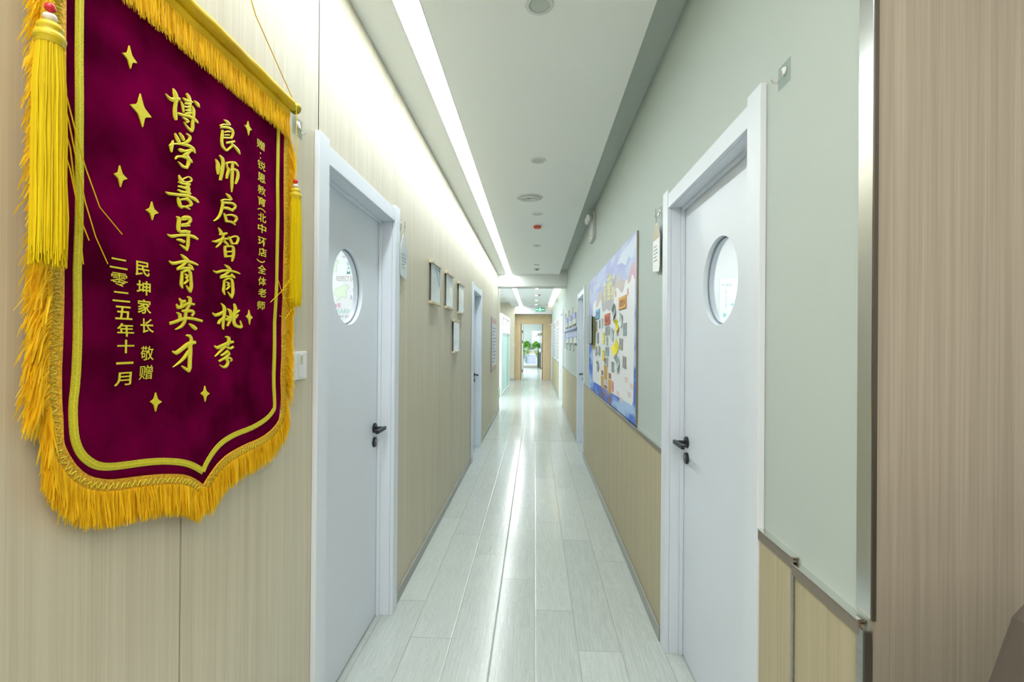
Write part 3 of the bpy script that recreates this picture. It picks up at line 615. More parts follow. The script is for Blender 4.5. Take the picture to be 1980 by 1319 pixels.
# ------------------------------------------------------------------ the pennant (local x along the wall, z up, -y to the corridor)
PEN = {"glyphs":{"bo":[[-918,3360,-909,3369,-887,3331,-862,3360,-845,3299,-804,3356,-799,3286,-761,3367,-736,3295,-731,3384,-665,3333,-692,3417,-618,3367,-629,3462,-581,3400,-568,3472,-543,3432,-535,3465],[-733,3567,-723,3575,-732,3526,-685,3565,-727,3474,-641,3544,-712,3427,-608,3505,-697,3383,-587,3449,-695,3337,-596,3380,-698,3276,-613,3312,-706,3199,-621,3237,-711,3122,-622,3167,-705,3059,-612,3114,-692,3011,-601,3068,-670,2980,-602,3023,-649,2963,-606,2991],[-470,3512,-456,3529,-451,3492,-420,3534,-413,3475,-377,3543,-359,3486,-337,3556,-306,3506,-286,3571,-243,3532,-226,3578,-190,3555,-180,3582],[-383,3644,-351,3678,-364,3621,-314,3671,-343,3590,-271,3654,-324,3563,-246,3620,-312,3527,-232,3574,-314,3474,-230,3514,-322,3408,-234,3447,-329,3325,-241,3364,-336,3253,-249,3289,-339,3222,-257,3252,-341,3209,-263,3234],[-533,3420,-525,3428,-517,3387,-488,3413,-497,3341,-445,3378,-472,3276,-426,3306,-451,3220,-417,3241],[-410,3416,-397,3460,-376,3425,-364,3471,-330,3441,-320,3486,-278,3465,-273,3503,-237,3486,-233,3518],[-437,3342,-427,3372,-405,3348,-395,3384,-356,3363,-351,3401,-294,3394,-295,3428,-244,3421,-245,3453],[-399,3286,-386,3320,-369,3290,-357,3329,-325,3303,-322,3343,-271,3333,-277,3368,-229,3359,-237,3391],[-391,3211,-391,3249,-357,3225,-358,3267,-310,3247,-315,3290,-259,3278,-266,3316,-219,3303,-226,3338],[-224,3475,-205,3490,-211,3436,-166,3472,-200,3386,-124,3435,-198,3335,-116,3375,-199,3274,-122,3307,-208,3203,-131,3233,-218,3129,-141,3162,-219,3064,-137,3102,-218,3009,-137,3041,-223,2959,-157,2978,-229,2920,-178,2933],[-177,2970,-221,2911,-226,2975,-267,2922,-290,2986,-327,2944,-364,3013,-387,2990,-424,3039,-432,3031],[-150,3617,-139,3631,-122,3588,-79,3639,-87,3558,-13,3635,-45,3547,10,3598,-8,3542,15,3561],[-603,3117,-582,3160,-562,3115,-537,3170,-498,3120,-477,3186,-419,3146,-405,3214,-342,3172,-321,3242,-275,3187,-243,3259,-212,3195,-170,3266,-153,3192,-103,3261,-101,3187,-52,3247,-60,3188,-27,3223,-31,3189,-17,3203],[-472,3103,-463,3120,-434,3095,-412,3133,-389,3085,-351,3144,-351,3081,-305,3140,-336,3089,-277,3111,-343,3090,-324,3061,-375,3067,-364,3038]],"xue":[[-664,2689,-640,2708,-650,2649,-603,2687,-630,2602,-560,2659,-608,2571,-531,2634,-584,2548,-510,2609,-557,2535,-499,2584,-535,2529,-493,2564],[-542,2749,-519,2772,-518,2715,-471,2760,-488,2677,-418,2738,-457,2652,-393,2703,-432,2635,-382,2673],[-344,2823,-329,2843,-305,2807,-276,2843,-275,2783,-217,2829,-281,2759,-204,2781,-298,2729,-233,2717,-343,2681,-297,2650,-397,2633,-370,2592,-444,2602,-434,2557,-482,2582,-478,2540],[-710,2531,-683,2541,-718,2508,-679,2520,-731,2477,-678,2487,-761,2438,-682,2449,-785,2381,-688,2414,-766,2319,-704,2347,-741,2274,-719,2284],[-792,2388,-797,2400,-736,2420,-744,2440,-664,2458,-671,2489,-605,2483,-605,2521,-539,2507,-535,2549,-455,2530,-447,2585,-372,2550,-355,2618,-301,2566,-274,2636,-245,2572,-202,2640,-210,2558,-143,2630,-179,2539,-103,2606,-132,2525,-85,2563,-94,2513,-79,2524],[-554,2412,-518,2450,-543,2392,-496,2454,-506,2378,-470,2460,-437,2396,-424,2466,-360,2429,-363,2480,-281,2470,-295,2519,-220,2502,-225,2560,-195,2509,-171,2573,-179,2510,-144,2572],[-249,2533,-195,2515,-295,2487,-235,2462,-347,2436,-296,2396,-393,2392,-370,2353,-434,2355,-423,2331],[-618,2178,-636,2176,-598,2205,-633,2207,-575,2228,-605,2256,-537,2248,-543,2293,-479,2270,-474,2319,-417,2285,-401,2341,-356,2292,-324,2355,-298,2284,-250,2354,-248,2273,-190,2341,-211,2272,-168,2312,-183,2272,-166,2286],[-373,2356,-309,2416,-341,2332,-269,2392,-313,2299,-227,2350,-313,2259,-220,2290,-322,2209,-236,2223,-342,2146,-275,2149,-362,2093,-312,2093],[-321,2140,-334,2092,-362,2136,-385,2078,-415,2134,-456,2076,-490,2148,-520,2115,-557,2164,-565,2155]],"shan":[[-544,1888,-533,1894,-547,1851,-506,1875,-544,1806,-474,1852,-527,1774,-451,1833,-497,1751,-435,1820,-456,1746,-417,1816,-426,1750,-398,1814],[-440,1812,-462,1833,-399,1849,-417,1866,-348,1891,-361,1905,-309,1918,-316,1934,-276,1933,-275,1955,-250,1933,-233,1962,-232,1923,-198,1956,-216,1908,-171,1935,-212,1896,-167,1896,-233,1877,-210,1852,-277,1850,-271,1817,-348,1824,-350,1794,-411,1804,-413,1780],[-562,1729,-549,1751,-524,1721,-509,1752,-456,1719,-445,1760,-340,1740,-332,1789,-237,1763,-229,1819],[-560,1634,-549,1672,-500,1638,-486,1685,-420,1645,-401,1699,-327,1654,-308,1705,-251,1663,-233,1709],[-573,1562,-553,1593,-535,1549,-510,1591,-479,1538,-456,1592,-418,1543,-404,1603,-359,1553,-342,1617,-287,1567,-270,1620,-227,1579,-213,1621],[-376,1796,-291,1837,-366,1740,-270,1784,-355,1670,-249,1716,-345,1615,-238,1655,-340,1566,-241,1589,-346,1508,-272,1515,-355,1460,-303,1462],[-878,1427,-867,1441,-857,1407,-834,1445,-811,1391,-791,1452,-736,1404,-727,1466,-659,1424,-651,1484,-596,1435,-586,1499,-528,1448,-519,1514,-439,1471,-431,1534,-355,1492,-344,1551,-308,1499,-287,1559,-263,1500,-236,1561,-197,1497,-161,1566,-132,1491,-81,1562,-66,1480,-20,1530,-12,1468,18,1499],[-588,1406,-552,1425,-586,1374,-530,1405,-579,1332,-503,1372,-564,1284,-482,1326,-538,1238,-466,1286,-494,1220,-451,1261,-459,1218,-436,1244],[-499,1373,-508,1406,-439,1397,-446,1436,-369,1421,-368,1468,-325,1427,-304,1482,-292,1422,-246,1477,-256,1398,-190,1449,-238,1375,-157,1402,-242,1372,-195,1345,-266,1353,-249,1314,-296,1339,-296,1300,-325,1331,-329,1295],[-500,1223,-503,1272,-443,1243,-441,1290,-374,1262,-359,1306,-306,1261,-286,1294,-251,1254,-234,1278]],"dao":[[-599,1009,-588,1027,-577,992,-543,1033,-569,972,-485,1013,-574,928,-479,948,-582,866,-488,882,-586,807,-495,828,-580,753,-495,790,-546,714,-482,771,-487,697,-465,764,-418,711,-428,779,-359,730,-360,804,-289,745,-277,812,-226,757,-214,813],[-453,1009,-460,1042,-412,1011,-422,1070,-363,1014,-364,1102,-316,1021,-294,1120,-287,1026,-221,1119,-276,1026,-177,1080,-266,1018,-180,1023,-278,993,-224,967,-313,960,-292,920,-389,931,-383,889,-460,911,-458,870],[-450,973,-451,1008,-397,987,-397,1022,-343,1001,-343,1037],[-479,838,-476,880,-428,846,-427,893,-360,861,-363,910,-286,887,-291,928,-227,911,-233,943],[-839,595,-831,606,-806,569,-784,607,-742,549,-730,613,-660,570,-671,631,-584,601,-594,656,-511,625,-516,677,-436,646,-438,696,-360,662,-358,715,-283,674,-276,732,-205,680,-188,745,-133,681,-100,747,-60,674,-23,725,-1,664,28,701],[-310,782,-230,801,-308,717,-230,735,-306,634,-230,651,-311,558,-229,573,-318,487,-235,495,-325,419,-267,420,-332,368,-298,367],[-287,414,-323,372,-335,434,-372,389,-397,455,-431,412,-460,464,-479,439,-508,469,-514,460],[-590,535,-585,564,-553,530,-542,577,-505,524,-480,588,-445,517,-412,581,-393,511,-360,572]],"yu":[[-487,261,-476,272,-459,226,-423,263,-418,185,-356,248,-361,154,-295,220,-313,132,-250,195],[-818,70,-809,78,-795,35,-767,69,-732,4,-718,68,-636,25,-648,86,-538,58,-553,115,-446,84,-459,147,-357,105,-360,174,-267,117,-256,185,-174,122,-153,182,-66,118,-43,164,22,111,40,145],[-375,147,-314,116,-411,109,-354,77,-461,63,-416,25,-536,14,-498,-28,-601,-25,-565,-68],[-604,-83,-614,-37,-531,-66,-540,-15,-435,-45,-441,11,-340,-27,-340,30,-251,-14,-242,41,-176,-11,-160,36,-121,-12,-105,26],[-289,65,-261,106,-254,48,-213,99,-216,28,-154,81,-182,6,-124,40,-153,-15,-112,6],[-490,-86,-437,-79,-496,-144,-433,-136,-505,-218,-430,-212,-518,-293,-436,-288,-521,-366,-442,-352,-487,-416,-439,-397,-453,-440,-434,-431],[-424,-113,-450,-72,-365,-83,-385,-42,-301,-59,-302,-14,-275,-67,-229,-18,-257,-92,-177,-60,-241,-160,-159,-142,-232,-246,-153,-233,-227,-322,-143,-309,-227,-387,-142,-382,-228,-449,-167,-451,-231,-495,-192,-498],[-178,-463,-234,-500,-205,-440,-260,-476,-244,-410,-293,-442,-295,-379,-325,-398,-338,-355,-349,-362],[-393,-139,-372,-112,-358,-158,-323,-121,-340,-172,-270,-151,-352,-185,-297,-205,-374,-213,-333,-235],[-311,-219,-258,-235,-326,-239,-274,-258,-347,-265,-304,-291,-386,-300,-357,-324,-422,-332,-402,-349]],"ying":[[-540,-653,-522,-643,-522,-696,-478,-665,-474,-745,-438,-679,-391,-739,-403,-674,-338,-719,-358,-665],[-607,-773,-593,-768,-604,-819,-559,-796,-564,-874,-530,-808,-475,-865,-499,-798,-395,-832,-433,-776,-324,-795,-362,-741,-259,-765,-270,-708,-165,-760,-156,-710,-80,-763,-68,-721],[-493,-697,-429,-687,-487,-768,-415,-757,-481,-839,-401,-827],[-300,-606,-288,-582,-268,-624,-235,-583,-252,-644,-168,-612,-254,-683,-160,-681,-265,-738,-179,-750,-286,-779,-210,-802,-311,-820,-243,-842,-335,-858,-266,-879,-352,-885,-283,-906],[-590,-951,-580,-937,-554,-977,-524,-942,-530,-1005,-454,-973,-527,-1044,-444,-1040,-528,-1089,-454,-1091],[-440,-924,-440,-884,-389,-929,-390,-873,-316,-931,-319,-861,-230,-922,-231,-853,-159,-916,-141,-853,-132,-923,-76,-878,-124,-927,-49,-927,-138,-951,-83,-974,-165,-981,-121,-1005],[-359,-876,-277,-874,-363,-942,-281,-941,-371,-1020,-289,-1021,-380,-1071,-296,-1079,-396,-1114,-315,-1135,-428,-1163,-358,-1197,-472,-1208,-426,-1252,-551,-1254,-531,-1286,-623,-1289,-615,-1303],[-763,-1207,-783,-1150,-696,-1191,-718,-1133,-594,-1165,-622,-1106,-469,-1121,-498,-1062,-337,-1082,-350,-1022,-204,-1075,-199,-1014,-69,-1082,-54,-1023,67,-1098,87,-1044,171,-1115,193,-1064],[-223,-1167,-211,-1153,-185,-1203,-149,-1163,-133,-1246,-72,-1183,-72,-1276,-11,-1219,-21,-1298,31,-1251]],"cai":[[-298,-1424,-297,-1399,-256,-1433,-248,-1389,-221,-1447,-179,-1393,-198,-1465,-126,-1433,-182,-1494,-102,-1492,-204,-1552,-113,-1569,-234,-1606,-131,-1631],[-714,-1743,-693,-1726,-684,-1781,-653,-1739,-605,-1814,-621,-1738,-509,-1781,-564,-1713,-413,-1730,-473,-1667,-306,-1674,-368,-1606,-202,-1625,-249,-1549,-99,-1601,-121,-1528,-14,-1588,-26,-1524],[-240,-1575,-127,-1579,-244,-1656,-131,-1662,-251,-1760,-139,-1769,-260,-1855,-156,-1867,-268,-1947,-173,-1957,-275,-2025,-177,-2035,-280,-2089,-186,-2105,-283,-2144,-219,-2161,-286,-2184,-249,-2196],[-239,-2148,-280,-2187,-289,-2117,-331,-2157,-350,-2080,-391,-2119,-409,-2055,-436,-2080,-454,-2038,-467,-2050],[-271,-1724,-204,-1762,-335,-1788,-270,-1827,-415,-1863,-359,-1904,-488,-1918,-444,-1957,-561,-1966,-530,-2000,-641,-2017,-624,-2036,-702,-2054,-697,-2061]],"liang":[[795,3662,804,3676,835,3647,868,3696,882,3630,950,3710,936,3618,1006,3689,983,3609,1040,3664],[693,3451,655,3468,727,3487,698,3507,776,3529,768,3559,863,3568,867,3602,943,3599,949,3633],[692,3411,685,3464,764,3449,761,3503,856,3492,863,3549,942,3520,964,3583,1016,3536,1057,3602,1060,3532,1123,3594,1084,3514,1160,3563,1089,3481,1167,3513,1077,3437,1152,3453,1045,3380,1114,3386,1013,3331,1080,3333],[720,3394,771,3418,715,3349,780,3379,707,3285,787,3317,694,3205,775,3235,687,3121,766,3155,697,3050,776,3094,730,2993,801,3047,808,2965,858,3014,878,2954,915,2994],[814,3366,804,3388,879,3401,867,3433,950,3437,947,3483,996,3457,1008,3500,1031,3470,1044,3503],[810,3300,810,3327,902,3339,901,3370,994,3378,994,3413],[775,3217,778,3257,905,3268,908,3311,1038,3321,1041,3365],[917,2972,876,2983,955,3009,910,3022,1009,3061,959,3076,1077,3129,1026,3145,1134,3186,1084,3202],[891,3143,885,3187,960,3173,951,3222,1049,3215,1033,3267,1133,3266,1111,3310,1194,3307,1173,3345],[1038,3186,1076,3238,1096,3182,1139,3237,1168,3171,1221,3230,1227,3147,1297,3213,1281,3120,1361,3185,1338,3099,1390,3137,1383,3084,1401,3096]],"shi":[[525,2633,539,2645,542,2595,589,2629,558,2545,647,2599,556,2495,679,2552,557,2440,690,2491,580,2370,666,2400,603,2312,636,2323],[644,2760,666,2786,679,2739,727,2787,711,2706,799,2767,730,2657,829,2705,737,2587,834,2621,718,2489,822,2517,692,2383,799,2409,677,2280,769,2302,667,2204,744,2222],[899,2658,873,2696,950,2691,931,2730,1022,2729,1015,2774,1105,2758,1114,2815,1181,2776,1220,2840,1255,2774,1295,2815,1317,2765,1336,2782],[1067,2750,1151,2783,1063,2663,1158,2698,1060,2550,1163,2587,1059,2447,1161,2483,1060,2352,1157,2386,1065,2281,1160,2316,1074,2218,1159,2247,1091,2134,1140,2149,1105,2066,1120,2070],[890,2598,913,2619,916,2572,966,2611,932,2538,1020,2579,916,2485,1012,2506,894,2417,986,2437,890,2359,966,2379,891,2319,949,2334],[1045,2550,1027,2591,1118,2587,1106,2635,1194,2618,1211,2679,1238,2616,1299,2678,1271,2594,1355,2643,1277,2541,1374,2576,1266,2470,1364,2493,1242,2383,1318,2393,1219,2309,1271,2315],[859,2664,913,2698,885,2636,932,2665,912,2608,950,2632]],"qi":[[905,1967,917,1980,934,1938,978,1980,978,1904,1052,1972,1041,1881,1108,1938,1098,1866,1145,1905],[754,1730,726,1751,794,1758,771,1785,857,1791,852,1828,976,1823,982,1862,1088,1848,1095,1885],[751,1693,759,1742,831,1709,840,1761,940,1730,946,1787,1048,1759,1056,1817,1139,1777,1167,1838,1202,1770,1260,1829,1228,1757,1315,1788,1208,1724,1279,1713,1172,1688,1200,1647,1127,1674,1112,1632,1072,1667,1056,1637],[827,1578,830,1637,900,1594,910,1661,988,1609,1021,1681,1084,1611,1122,1665,1167,1609,1194,1643],[770,1711,855,1727,754,1639,839,1653,730,1548,813,1558,701,1471,780,1474,667,1402,738,1396,628,1346,685,1331,586,1298,626,1277,535,1251,556,1233,492,1217,502,1206],[834,1480,855,1493,849,1445,893,1470,870,1398,938,1432,896,1340,971,1374,919,1292,993,1323],[937,1442,928,1474,1022,1472,1016,1509,1123,1500,1131,1546,1201,1501,1233,1556,1259,1490,1317,1548,1277,1478,1362,1519,1279,1465,1362,1468,1248,1424,1313,1409,1209,1383,1265,1365],[948,1296,951,1343,1026,1312,1034,1364,1116,1326,1143,1379,1194,1318,1230,1358,1258,1305,1286,1333]],"zhi":[[659,1098,670,1106,681,1054,728,1085,707,1003,793,1052,734,968,821,1011,756,943,832,978],[709,937,708,975,766,946,762,994,843,962,831,1017,922,993,905,1042,983,1020,966,1062],[474,739,479,754,530,731,535,770,623,739,603,794,726,790,688,840,821,842,799,893,929,876,925,924,1020,900,1021,940],[816,990,887,996,799,936,873,941,772,868,848,867,735,804,810,795,694,743,758,724,643,682,681,664,600,634,619,624],[843,819,894,864,896,793,950,841,961,766,1013,812,1010,756,1044,786,1044,752,1061,767],[1019,969,1039,982,1042,936,1084,963,1071,895,1139,932,1106,850,1176,883,1136,813,1199,841],[1099,945,1079,974,1190,987,1173,1019,1289,1024,1288,1064,1334,1019,1376,1065,1356,1001,1431,1033,1352,973,1432,981,1333,934,1405,927,1308,894,1365,882,1284,863,1330,850],[1166,815,1168,859,1262,836,1264,874,1360,857,1361,890],[884,727,943,742,884,678,954,696,889,609,971,632,908,527,991,551,927,459,1008,483],[933,694,924,734,998,713,991,754,1078,733,1076,776,1140,742,1157,794,1170,738,1241,784,1183,696,1273,721,1186,631,1279,649,1179,571,1279,584,1169,512,1267,521,1171,452,1238,457,1174,407,1210,409],[977,582,972,617,1074,606,1069,641,1172,630,1168,665],[964,464,959,506,1071,490,1066,530,1180,516,1175,555]],"yub":[[929,283,940,294,971,255,1005,290,1022,221,1086,278,1075,193,1146,247,1120,172,1184,219],[548,88,559,98,583,57,609,90,663,34,666,91,777,67,754,120,886,108,870,159,980,125,979,182,1081,135,1090,196,1205,145,1219,200,1323,150,1343,196,1414,146,1436,179,1478,139,1496,163],[1071,173,1131,142,1015,129,1073,95,946,79,989,38,867,42,891,1,799,14,816,-20],[800,-64,788,-12,890,-42,878,9,1004,-14,991,35,1097,11,1088,57,1173,27,1184,72,1241,19,1270,60,1293,5,1327,43],[1156,82,1199,117,1211,55,1254,90,1265,28,1309,62],[899,-88,952,-80,896,-149,960,-141,889,-223,965,-218,871,-284,950,-284,862,-346,937,-335,895,-400,945,-384,931,-433,958,-423],[956,-101,924,-72,1020,-66,992,-33,1092,-38,1085,4,1137,-43,1177,5,1172,-66,1250,-34,1189,-128,1276,-111,1195,-209,1281,-197,1197,-279,1291,-268,1194,-345,1286,-342,1185,-423,1248,-426,1175,-487,1210,-490],[1228,-447,1169,-481,1194,-423,1138,-455,1149,-392,1099,-419,1098,-361,1067,-377,1057,-337,1044,-343],[991,-125,1008,-102,1037,-142,1067,-108,1065,-156,1134,-133,1051,-166,1106,-184,1026,-192,1065,-212],[1094,-181,1148,-193,1077,-204,1131,-218,1053,-232,1099,-252,1018,-266,1049,-284,986,-294,1006,-307]],"tao":[[796,-646,808,-636,831,-684,876,-657,858,-734,952,-707,862,-797,967,-789,858,-875,957,-877,843,-952,937,-957,828,-1032,915,-1035,824,-1118,904,-1117,827,-1191,897,-1188,844,-1235,892,-1229,860,-1257,889,-1253],[506,-886,518,-877,531,-927,570,-893,601,-968,617,-896,706,-951,670,-882,801,-914,754,-854,897,-866,851,-817,970,-825,930,-785],[868,-952,920,-996,796,-990,853,-1034,716,-1040,786,-1077,683,-1091,760,-1109,674,-1126,745,-1137],[1002,-759,1015,-745,1039,-787,1080,-753,1070,-823,1159,-784,1088,-867,1195,-849,1095,-920,1199,-921,1075,-973,1173,-990,1043,-1033,1133,-1053,1013,-1106,1082,-1121,990,-1163,1039,-1174],[984,-1050,934,-1009,1048,-1016,997,-974,1112,-981,1061,-939],[960,-930,973,-912,989,-945,1014,-916,1017,-962,1066,-931,1034,-981,1089,-963,1049,-1000,1095,-989],[1244,-619,1288,-605,1254,-670,1331,-651,1258,-734,1371,-725,1239,-807,1355,-813,1215,-890,1325,-898,1196,-967,1303,-971,1188,-1039,1294,-1033,1201,-1104,1305,-1079,1249,-1161,1329,-1108,1343,-1194,1387,-1128,1434,-1206,1462,-1142,1514,-1212,1507,-1153,1584,-1167,1506,-1166,1545,-1085,1496,-1095,1497,-1012,1472,-1018],[1337,-856,1308,-837,1408,-815,1372,-792,1480,-774,1437,-746],[1334,-977,1270,-948,1380,-925,1333,-904,1427,-872,1396,-859]],"li":[[941,-1433,947,-1410,992,-1450,1015,-1407,1021,-1468,1106,-1431,1020,-1501,1130,-1500,1012,-1551,1118,-1566,994,-1592,1093,-1617,975,-1623,1068,-1651],[569,-1639,585,-1629,596,-1679,632,-1644,676,-1719,674,-1646,790,-1697,745,-1626,898,-1660,850,-1593,1002,-1630,956,-1560,1099,-1604,1061,-1533,1184,-1584,1161,-1521,1247,-1570,1231,-1519],[926,-1613,998,-1660,855,-1663,922,-1708,761,-1731,817,-1771,656,-1812,691,-1837,573,-1878,588,-1889],[974,-1687,1009,-1646,1037,-1713,1068,-1666,1130,-1735,1124,-1680,1216,-1709,1169,-1663,1267,-1679,1214,-1639],[786,-1883,767,-1850,847,-1874,819,-1833,929,-1854,883,-1808,1008,-1813,951,-1770,1067,-1776,1009,-1735],[994,-1794,1052,-1756,1026,-1815,1098,-1785,1040,-1828,1128,-1843,1006,-1851,1067,-1896,928,-1891,974,-1938,802,-1940,838,-1983,693,-1979,722,-2018],[968,-1958,964,-1911,1045,-1958,1044,-1910,1121,-1963,1141,-1917,1145,-1974,1197,-1951,1156,-1984,1211,-1992,1145,-1992,1177,-2017,1120,-2003,1143,-2028],[935,-1966,998,-1934,971,-1999,1046,-1971,994,-2031,1090,-2032,974,-2065,1061,-2098,936,-2098,1001,-2147,900,-2111,928,-2171,862,-2114,842,-2166,792,-2098,768,-2123,727,-2076,719,-2083]]},"edge":[[-2904,-2510],[-2895,-2690],[-2886,-3074],[-2847,-3211],[-2795,-3326],[-2661,-3543],[-2468,-3743],[-2236,-3879],[-1925,-3985],[-1412,-4075],[-912,-4178],[-441,-4322],[-114,-4503],[195,-4740],[338,-4599],[658,-4388],[1060,-4257],[1691,-4180],[2398,-4138],[2944,-4019],[3319,-3805],[3463,-3542],[3456,-3109],[3410,-2482]],"gold":[[-2658,-2068],[-2706,-2588],[-2694,-3010],[-2624,-3262],[-2499,-3452],[-2297,-3618],[-2055,-3710],[-1730,-3767],[-1304,-3826],[-915,-3904],[-489,-4036],[-166,-4189],[155,-4401],[281,-4234],[543,-4038],[878,-3902],[1361,-3823],[2028,-3783],[2619,-3666],[2976,-3494],[3081,-3299],[3059,-2458]],"stars":[[[-1752,3784],[-1587,3567],[-1716,3387],[-1886,3571]],[[-1502,3051],[-1243,2736],[-1439,2458],[-1719,2739]],[[-1915,1562],[-1757,1380],[-1890,1187],[-2024,1376]],[[-1205,1142],[-1051,962],[-1196,783],[-1340,941]],[[1709,4071],[1862,3917],[1736,3714],[1564,3898]],[[1846,-719],[2002,-910],[1873,-1103],[1720,-899]],[[-1107,-2527],[-956,-2726],[-1091,-2899],[-1226,-2692]],[[195,-2518],[336,-2705],[208,-2874],[71,-2676]]],"small":{"a":[["二",-1936,-175],["零",-1923,-455],["二",-1889,-752],["五",-1855,-1034],["年",-1831,-1336],["十",-1828,-1630],["一",-1835,-1925],["月",-1852,-2208]],"b":[["民",-1453,-190],["坤",-1426,-543],["家",-1411,-889],["长",-1361,-1245],["敬",-1366,-1761],["赠",-1374,-2120]],"c":[["赠",2260,3699],["：",2253,3407],["锐",2304,3165],["思",2309,2835],["教",2314,2505],["育",2319,2203],["︵",2322,1982],["北",2349,1782],["中",2354,1492],["环",2359,1140],["店",2375,859],["︶",2297,609],["全",2347,396],["体",2376,81],["老",2404,-221],["师",2386,-570]]}}
t = thing('award_pennant', 'maroon velvet award pennant with gold lettering and yellow fringe on the left wall', 'pennant', (-.735, .976, 1.60), LW)
def pd(u, v):
    low = max(0, min(1, (.45 - v) / .6))
    return (.0035 * math.sin(9 * u + 6 * v + .7) + .0018 * math.sin(21 * u - 13 * v) + .0012 * math.sin(33 * v + 14 * u)) * low
E4 = lambda L_: [(a * 1e-4, c * 1e-4) for a, c in L_]
edge = E4(PEN['edge']); goldp = E4(PEN['gold'])
U0_, U1_, VT = -.2905, .346, .512
be = sorted([p for p in edge if p[1] < -.30], key=lambda p: p[0]); be = [(U0_, -.295)] + be + [(U1_, -.300)]
def vbot(u):
    for (a, va), (c, vc) in zip(be[:-1], be[1:]):
        if a <= u <= c: return va + (vc - va) * (u - a) / max(c - a, 1e-6)
    return be[0][1]
us = sorted(set([U0_ + (U1_ - U0_) * i / 70 for i in range(71)] + [p[0] for p in be])); NV = 44
b = B()
for u in us:
    vb = vbot(u)
    for j in range(NV + 1):
        v = vb + (VT - vb) * j / NV; b.v.append((u, pd(u, v), v))
for i in range(len(us) - 1):
    for j in range(NV):
        a = i * (NV + 1) + j; b.f.append((a, a + NV + 1, a + NV + 2, a + 1))
cl = obj('cloth', b, 'velvet', t, smooth=True)
md = cl.modifiers.new('thickness', 'SOLIDIFY'); md.thickness = .0025; md.offset = -1
GL = ['bo', 'xue', 'shan', 'dao', 'yu', 'ying', 'cai', 'liang', 'shi', 'qi', 'zhi', 'yub', 'tao', 'li']
for g in GL:
    b = B()
    for si, q in enumerate(PEN['glyphs'][g]):
        pts = [(q[i] * 1e-4, q[i + 1] * 1e-4) for i in range(0, len(q), 2)]
        Lp, Rp = pts[0::2], pts[1::2]; n = len(b.v)
        y = -.0034 - .00002 * si
        m = len(Lp)
        for k in range(m):
            for (u, v), yy in ((Lp[k], -.0005), (Lp[k], y + .0008), (((Lp[k][0] + Rp[k][0]) / 2, (Lp[k][1] + Rp[k][1]) / 2), y), (Rp[k], y + .0008), (Rp[k], -.0005)):
                b.v.append((u, yy + pd(u, v), v))
        for k in range(m - 1):
            for e in range(4): b.f.append((n + 5 * k + e, n + 5 * k + e + 1, n + 5 * k + 6 + e, n + 5 * k + 5 + e))
        b.f.append(tuple(n + e for e in range(4, -1, -1))); b.f.append(tuple(n + 5 * (m - 1) + e for e in range(5)))
    obj('embroidered_character', b, 'gold', t, fixn=True)
PEN['small']['b2'] = PEN['small']['b'][4:]; PEN['small']['b'] = PEN['small']['b'][:4]
for key, cw_, ch_ in (('a', .034, .024), ('b', .031, .027), ('b2', .031, .027), ('c', .036, .0235)):
    b = B()
    for ch, u, v in PEN['small'][key]:
        u *= 1e-4; v *= 1e-4
        ww, hh = cw_, ch_
        if ch in '一': hh = .004
        if ch in '二': hh = .018
        if ch == '：': ww, hh = .005, .018
        if ch in '︵︶': hh = .008
        text(b, ch, u, v, ww, hh, -.0022, .005 if ch in '零赠锐教敬' else .017, pd)
    obj('embroidered_line', b, 'gold', t)
for s in PEN['stars']:
    p = [Vector(q) * 1e-4 for q in s]; c = sum(p, Vector((0, 0))) / 4; poly = []
    for i in range(4):
        a, d = p[i], p[(i + 1) % 4]
        poly.append(tuple(a))
        m1 = c + ((a + d) / 2 - c) * .60
        for f in (.3, .6):
            poly.append(tuple(a * (1 - f) ** 2 + m1 * 2 * f * (1 - f) + d * f * f if False else ((a * (1 - f) + m1 * f) if f < .5 else (m1 + (a - m1) * .12))))
        poly.append(tuple(m1 + (d - m1) * .12)); poly.append(tuple(m1 + (d - m1) * .7))
    obj('gold_star', B().prism(poly, -.0028, -.0004, pd), 'gold', t)
# gold ribbon line: left side down, bottom, right side up
path = [(-.2655, .505), (-.2660, .30), (-.2658, .10), (-.266, -.10)] + goldp + [(.3075, -.10), (.309, .20), (.312, .47)]
def smooth(path, k=3):
    out = []
    for i in range(len(path) - 1):
        p0, p1, p2, p3 = path[max(i - 1, 0)], path[i], path[i + 1], path[min(i + 2, len(path) - 1)]
        for s in range(k):
            f = s / k
            out.append(tuple(.5 * (2 * p1[d] + (p2[d] - p0[d]) * f + (2 * p0[d] - 5 * p1[d] + 4 * p2[d] - p3[d]) * f * f + (3 * p1[d] - p0[d] - 3 * p2[d] + p3[d]) * f ** 3) for d in (0, 1)))
    return out + [path[-1]]
def band(b, path, w0, w1, y, y_in=-.0003):
    n = len(b.v); m = len(path)
    for i, p in enumerate(path):
        a = Vector(path[max(i - 1, 0)]); c = Vector(path[min(i + 1, m - 1)]); d = (c - a).normalized(); nn = Vector((-d.y, d.x))
        q0 = Vector(p) + nn * w0; q1 = Vector(p) + nn * w1
        for q, yy in ((q0, y_in), (q0, y), (q1, y), (q1, y_in)): b.v.append((q.x, yy + pd(q.x, q.y), q.y))
    for i in range(m - 1):
        for e in range(3): b.f.append((n + 4 * i + e, n + 4 * i + e + 1, n + 4 * i + 5 + e, n + 4 * i + 4 + e))
    return b
cusp = min(range(len(goldp)), key=lambda i: goldp[i][1])
pa = smooth(path[:4 + cusp + 1]); pb = smooth(path[4 + cusp:])
b = B(); band(b, pa, -.0065, .0065, -.0024); band(b, pb, -.0065, .0065, -.0025)
obj('gold_ribbon', b, 'goldribbon', t, fixn=True)
b = B()
for pth in (pa, pb): band(b, pth, -.0012, .0012, -.0030)
obj('ribbon_seam', b, 'gold', t, fixn=True)
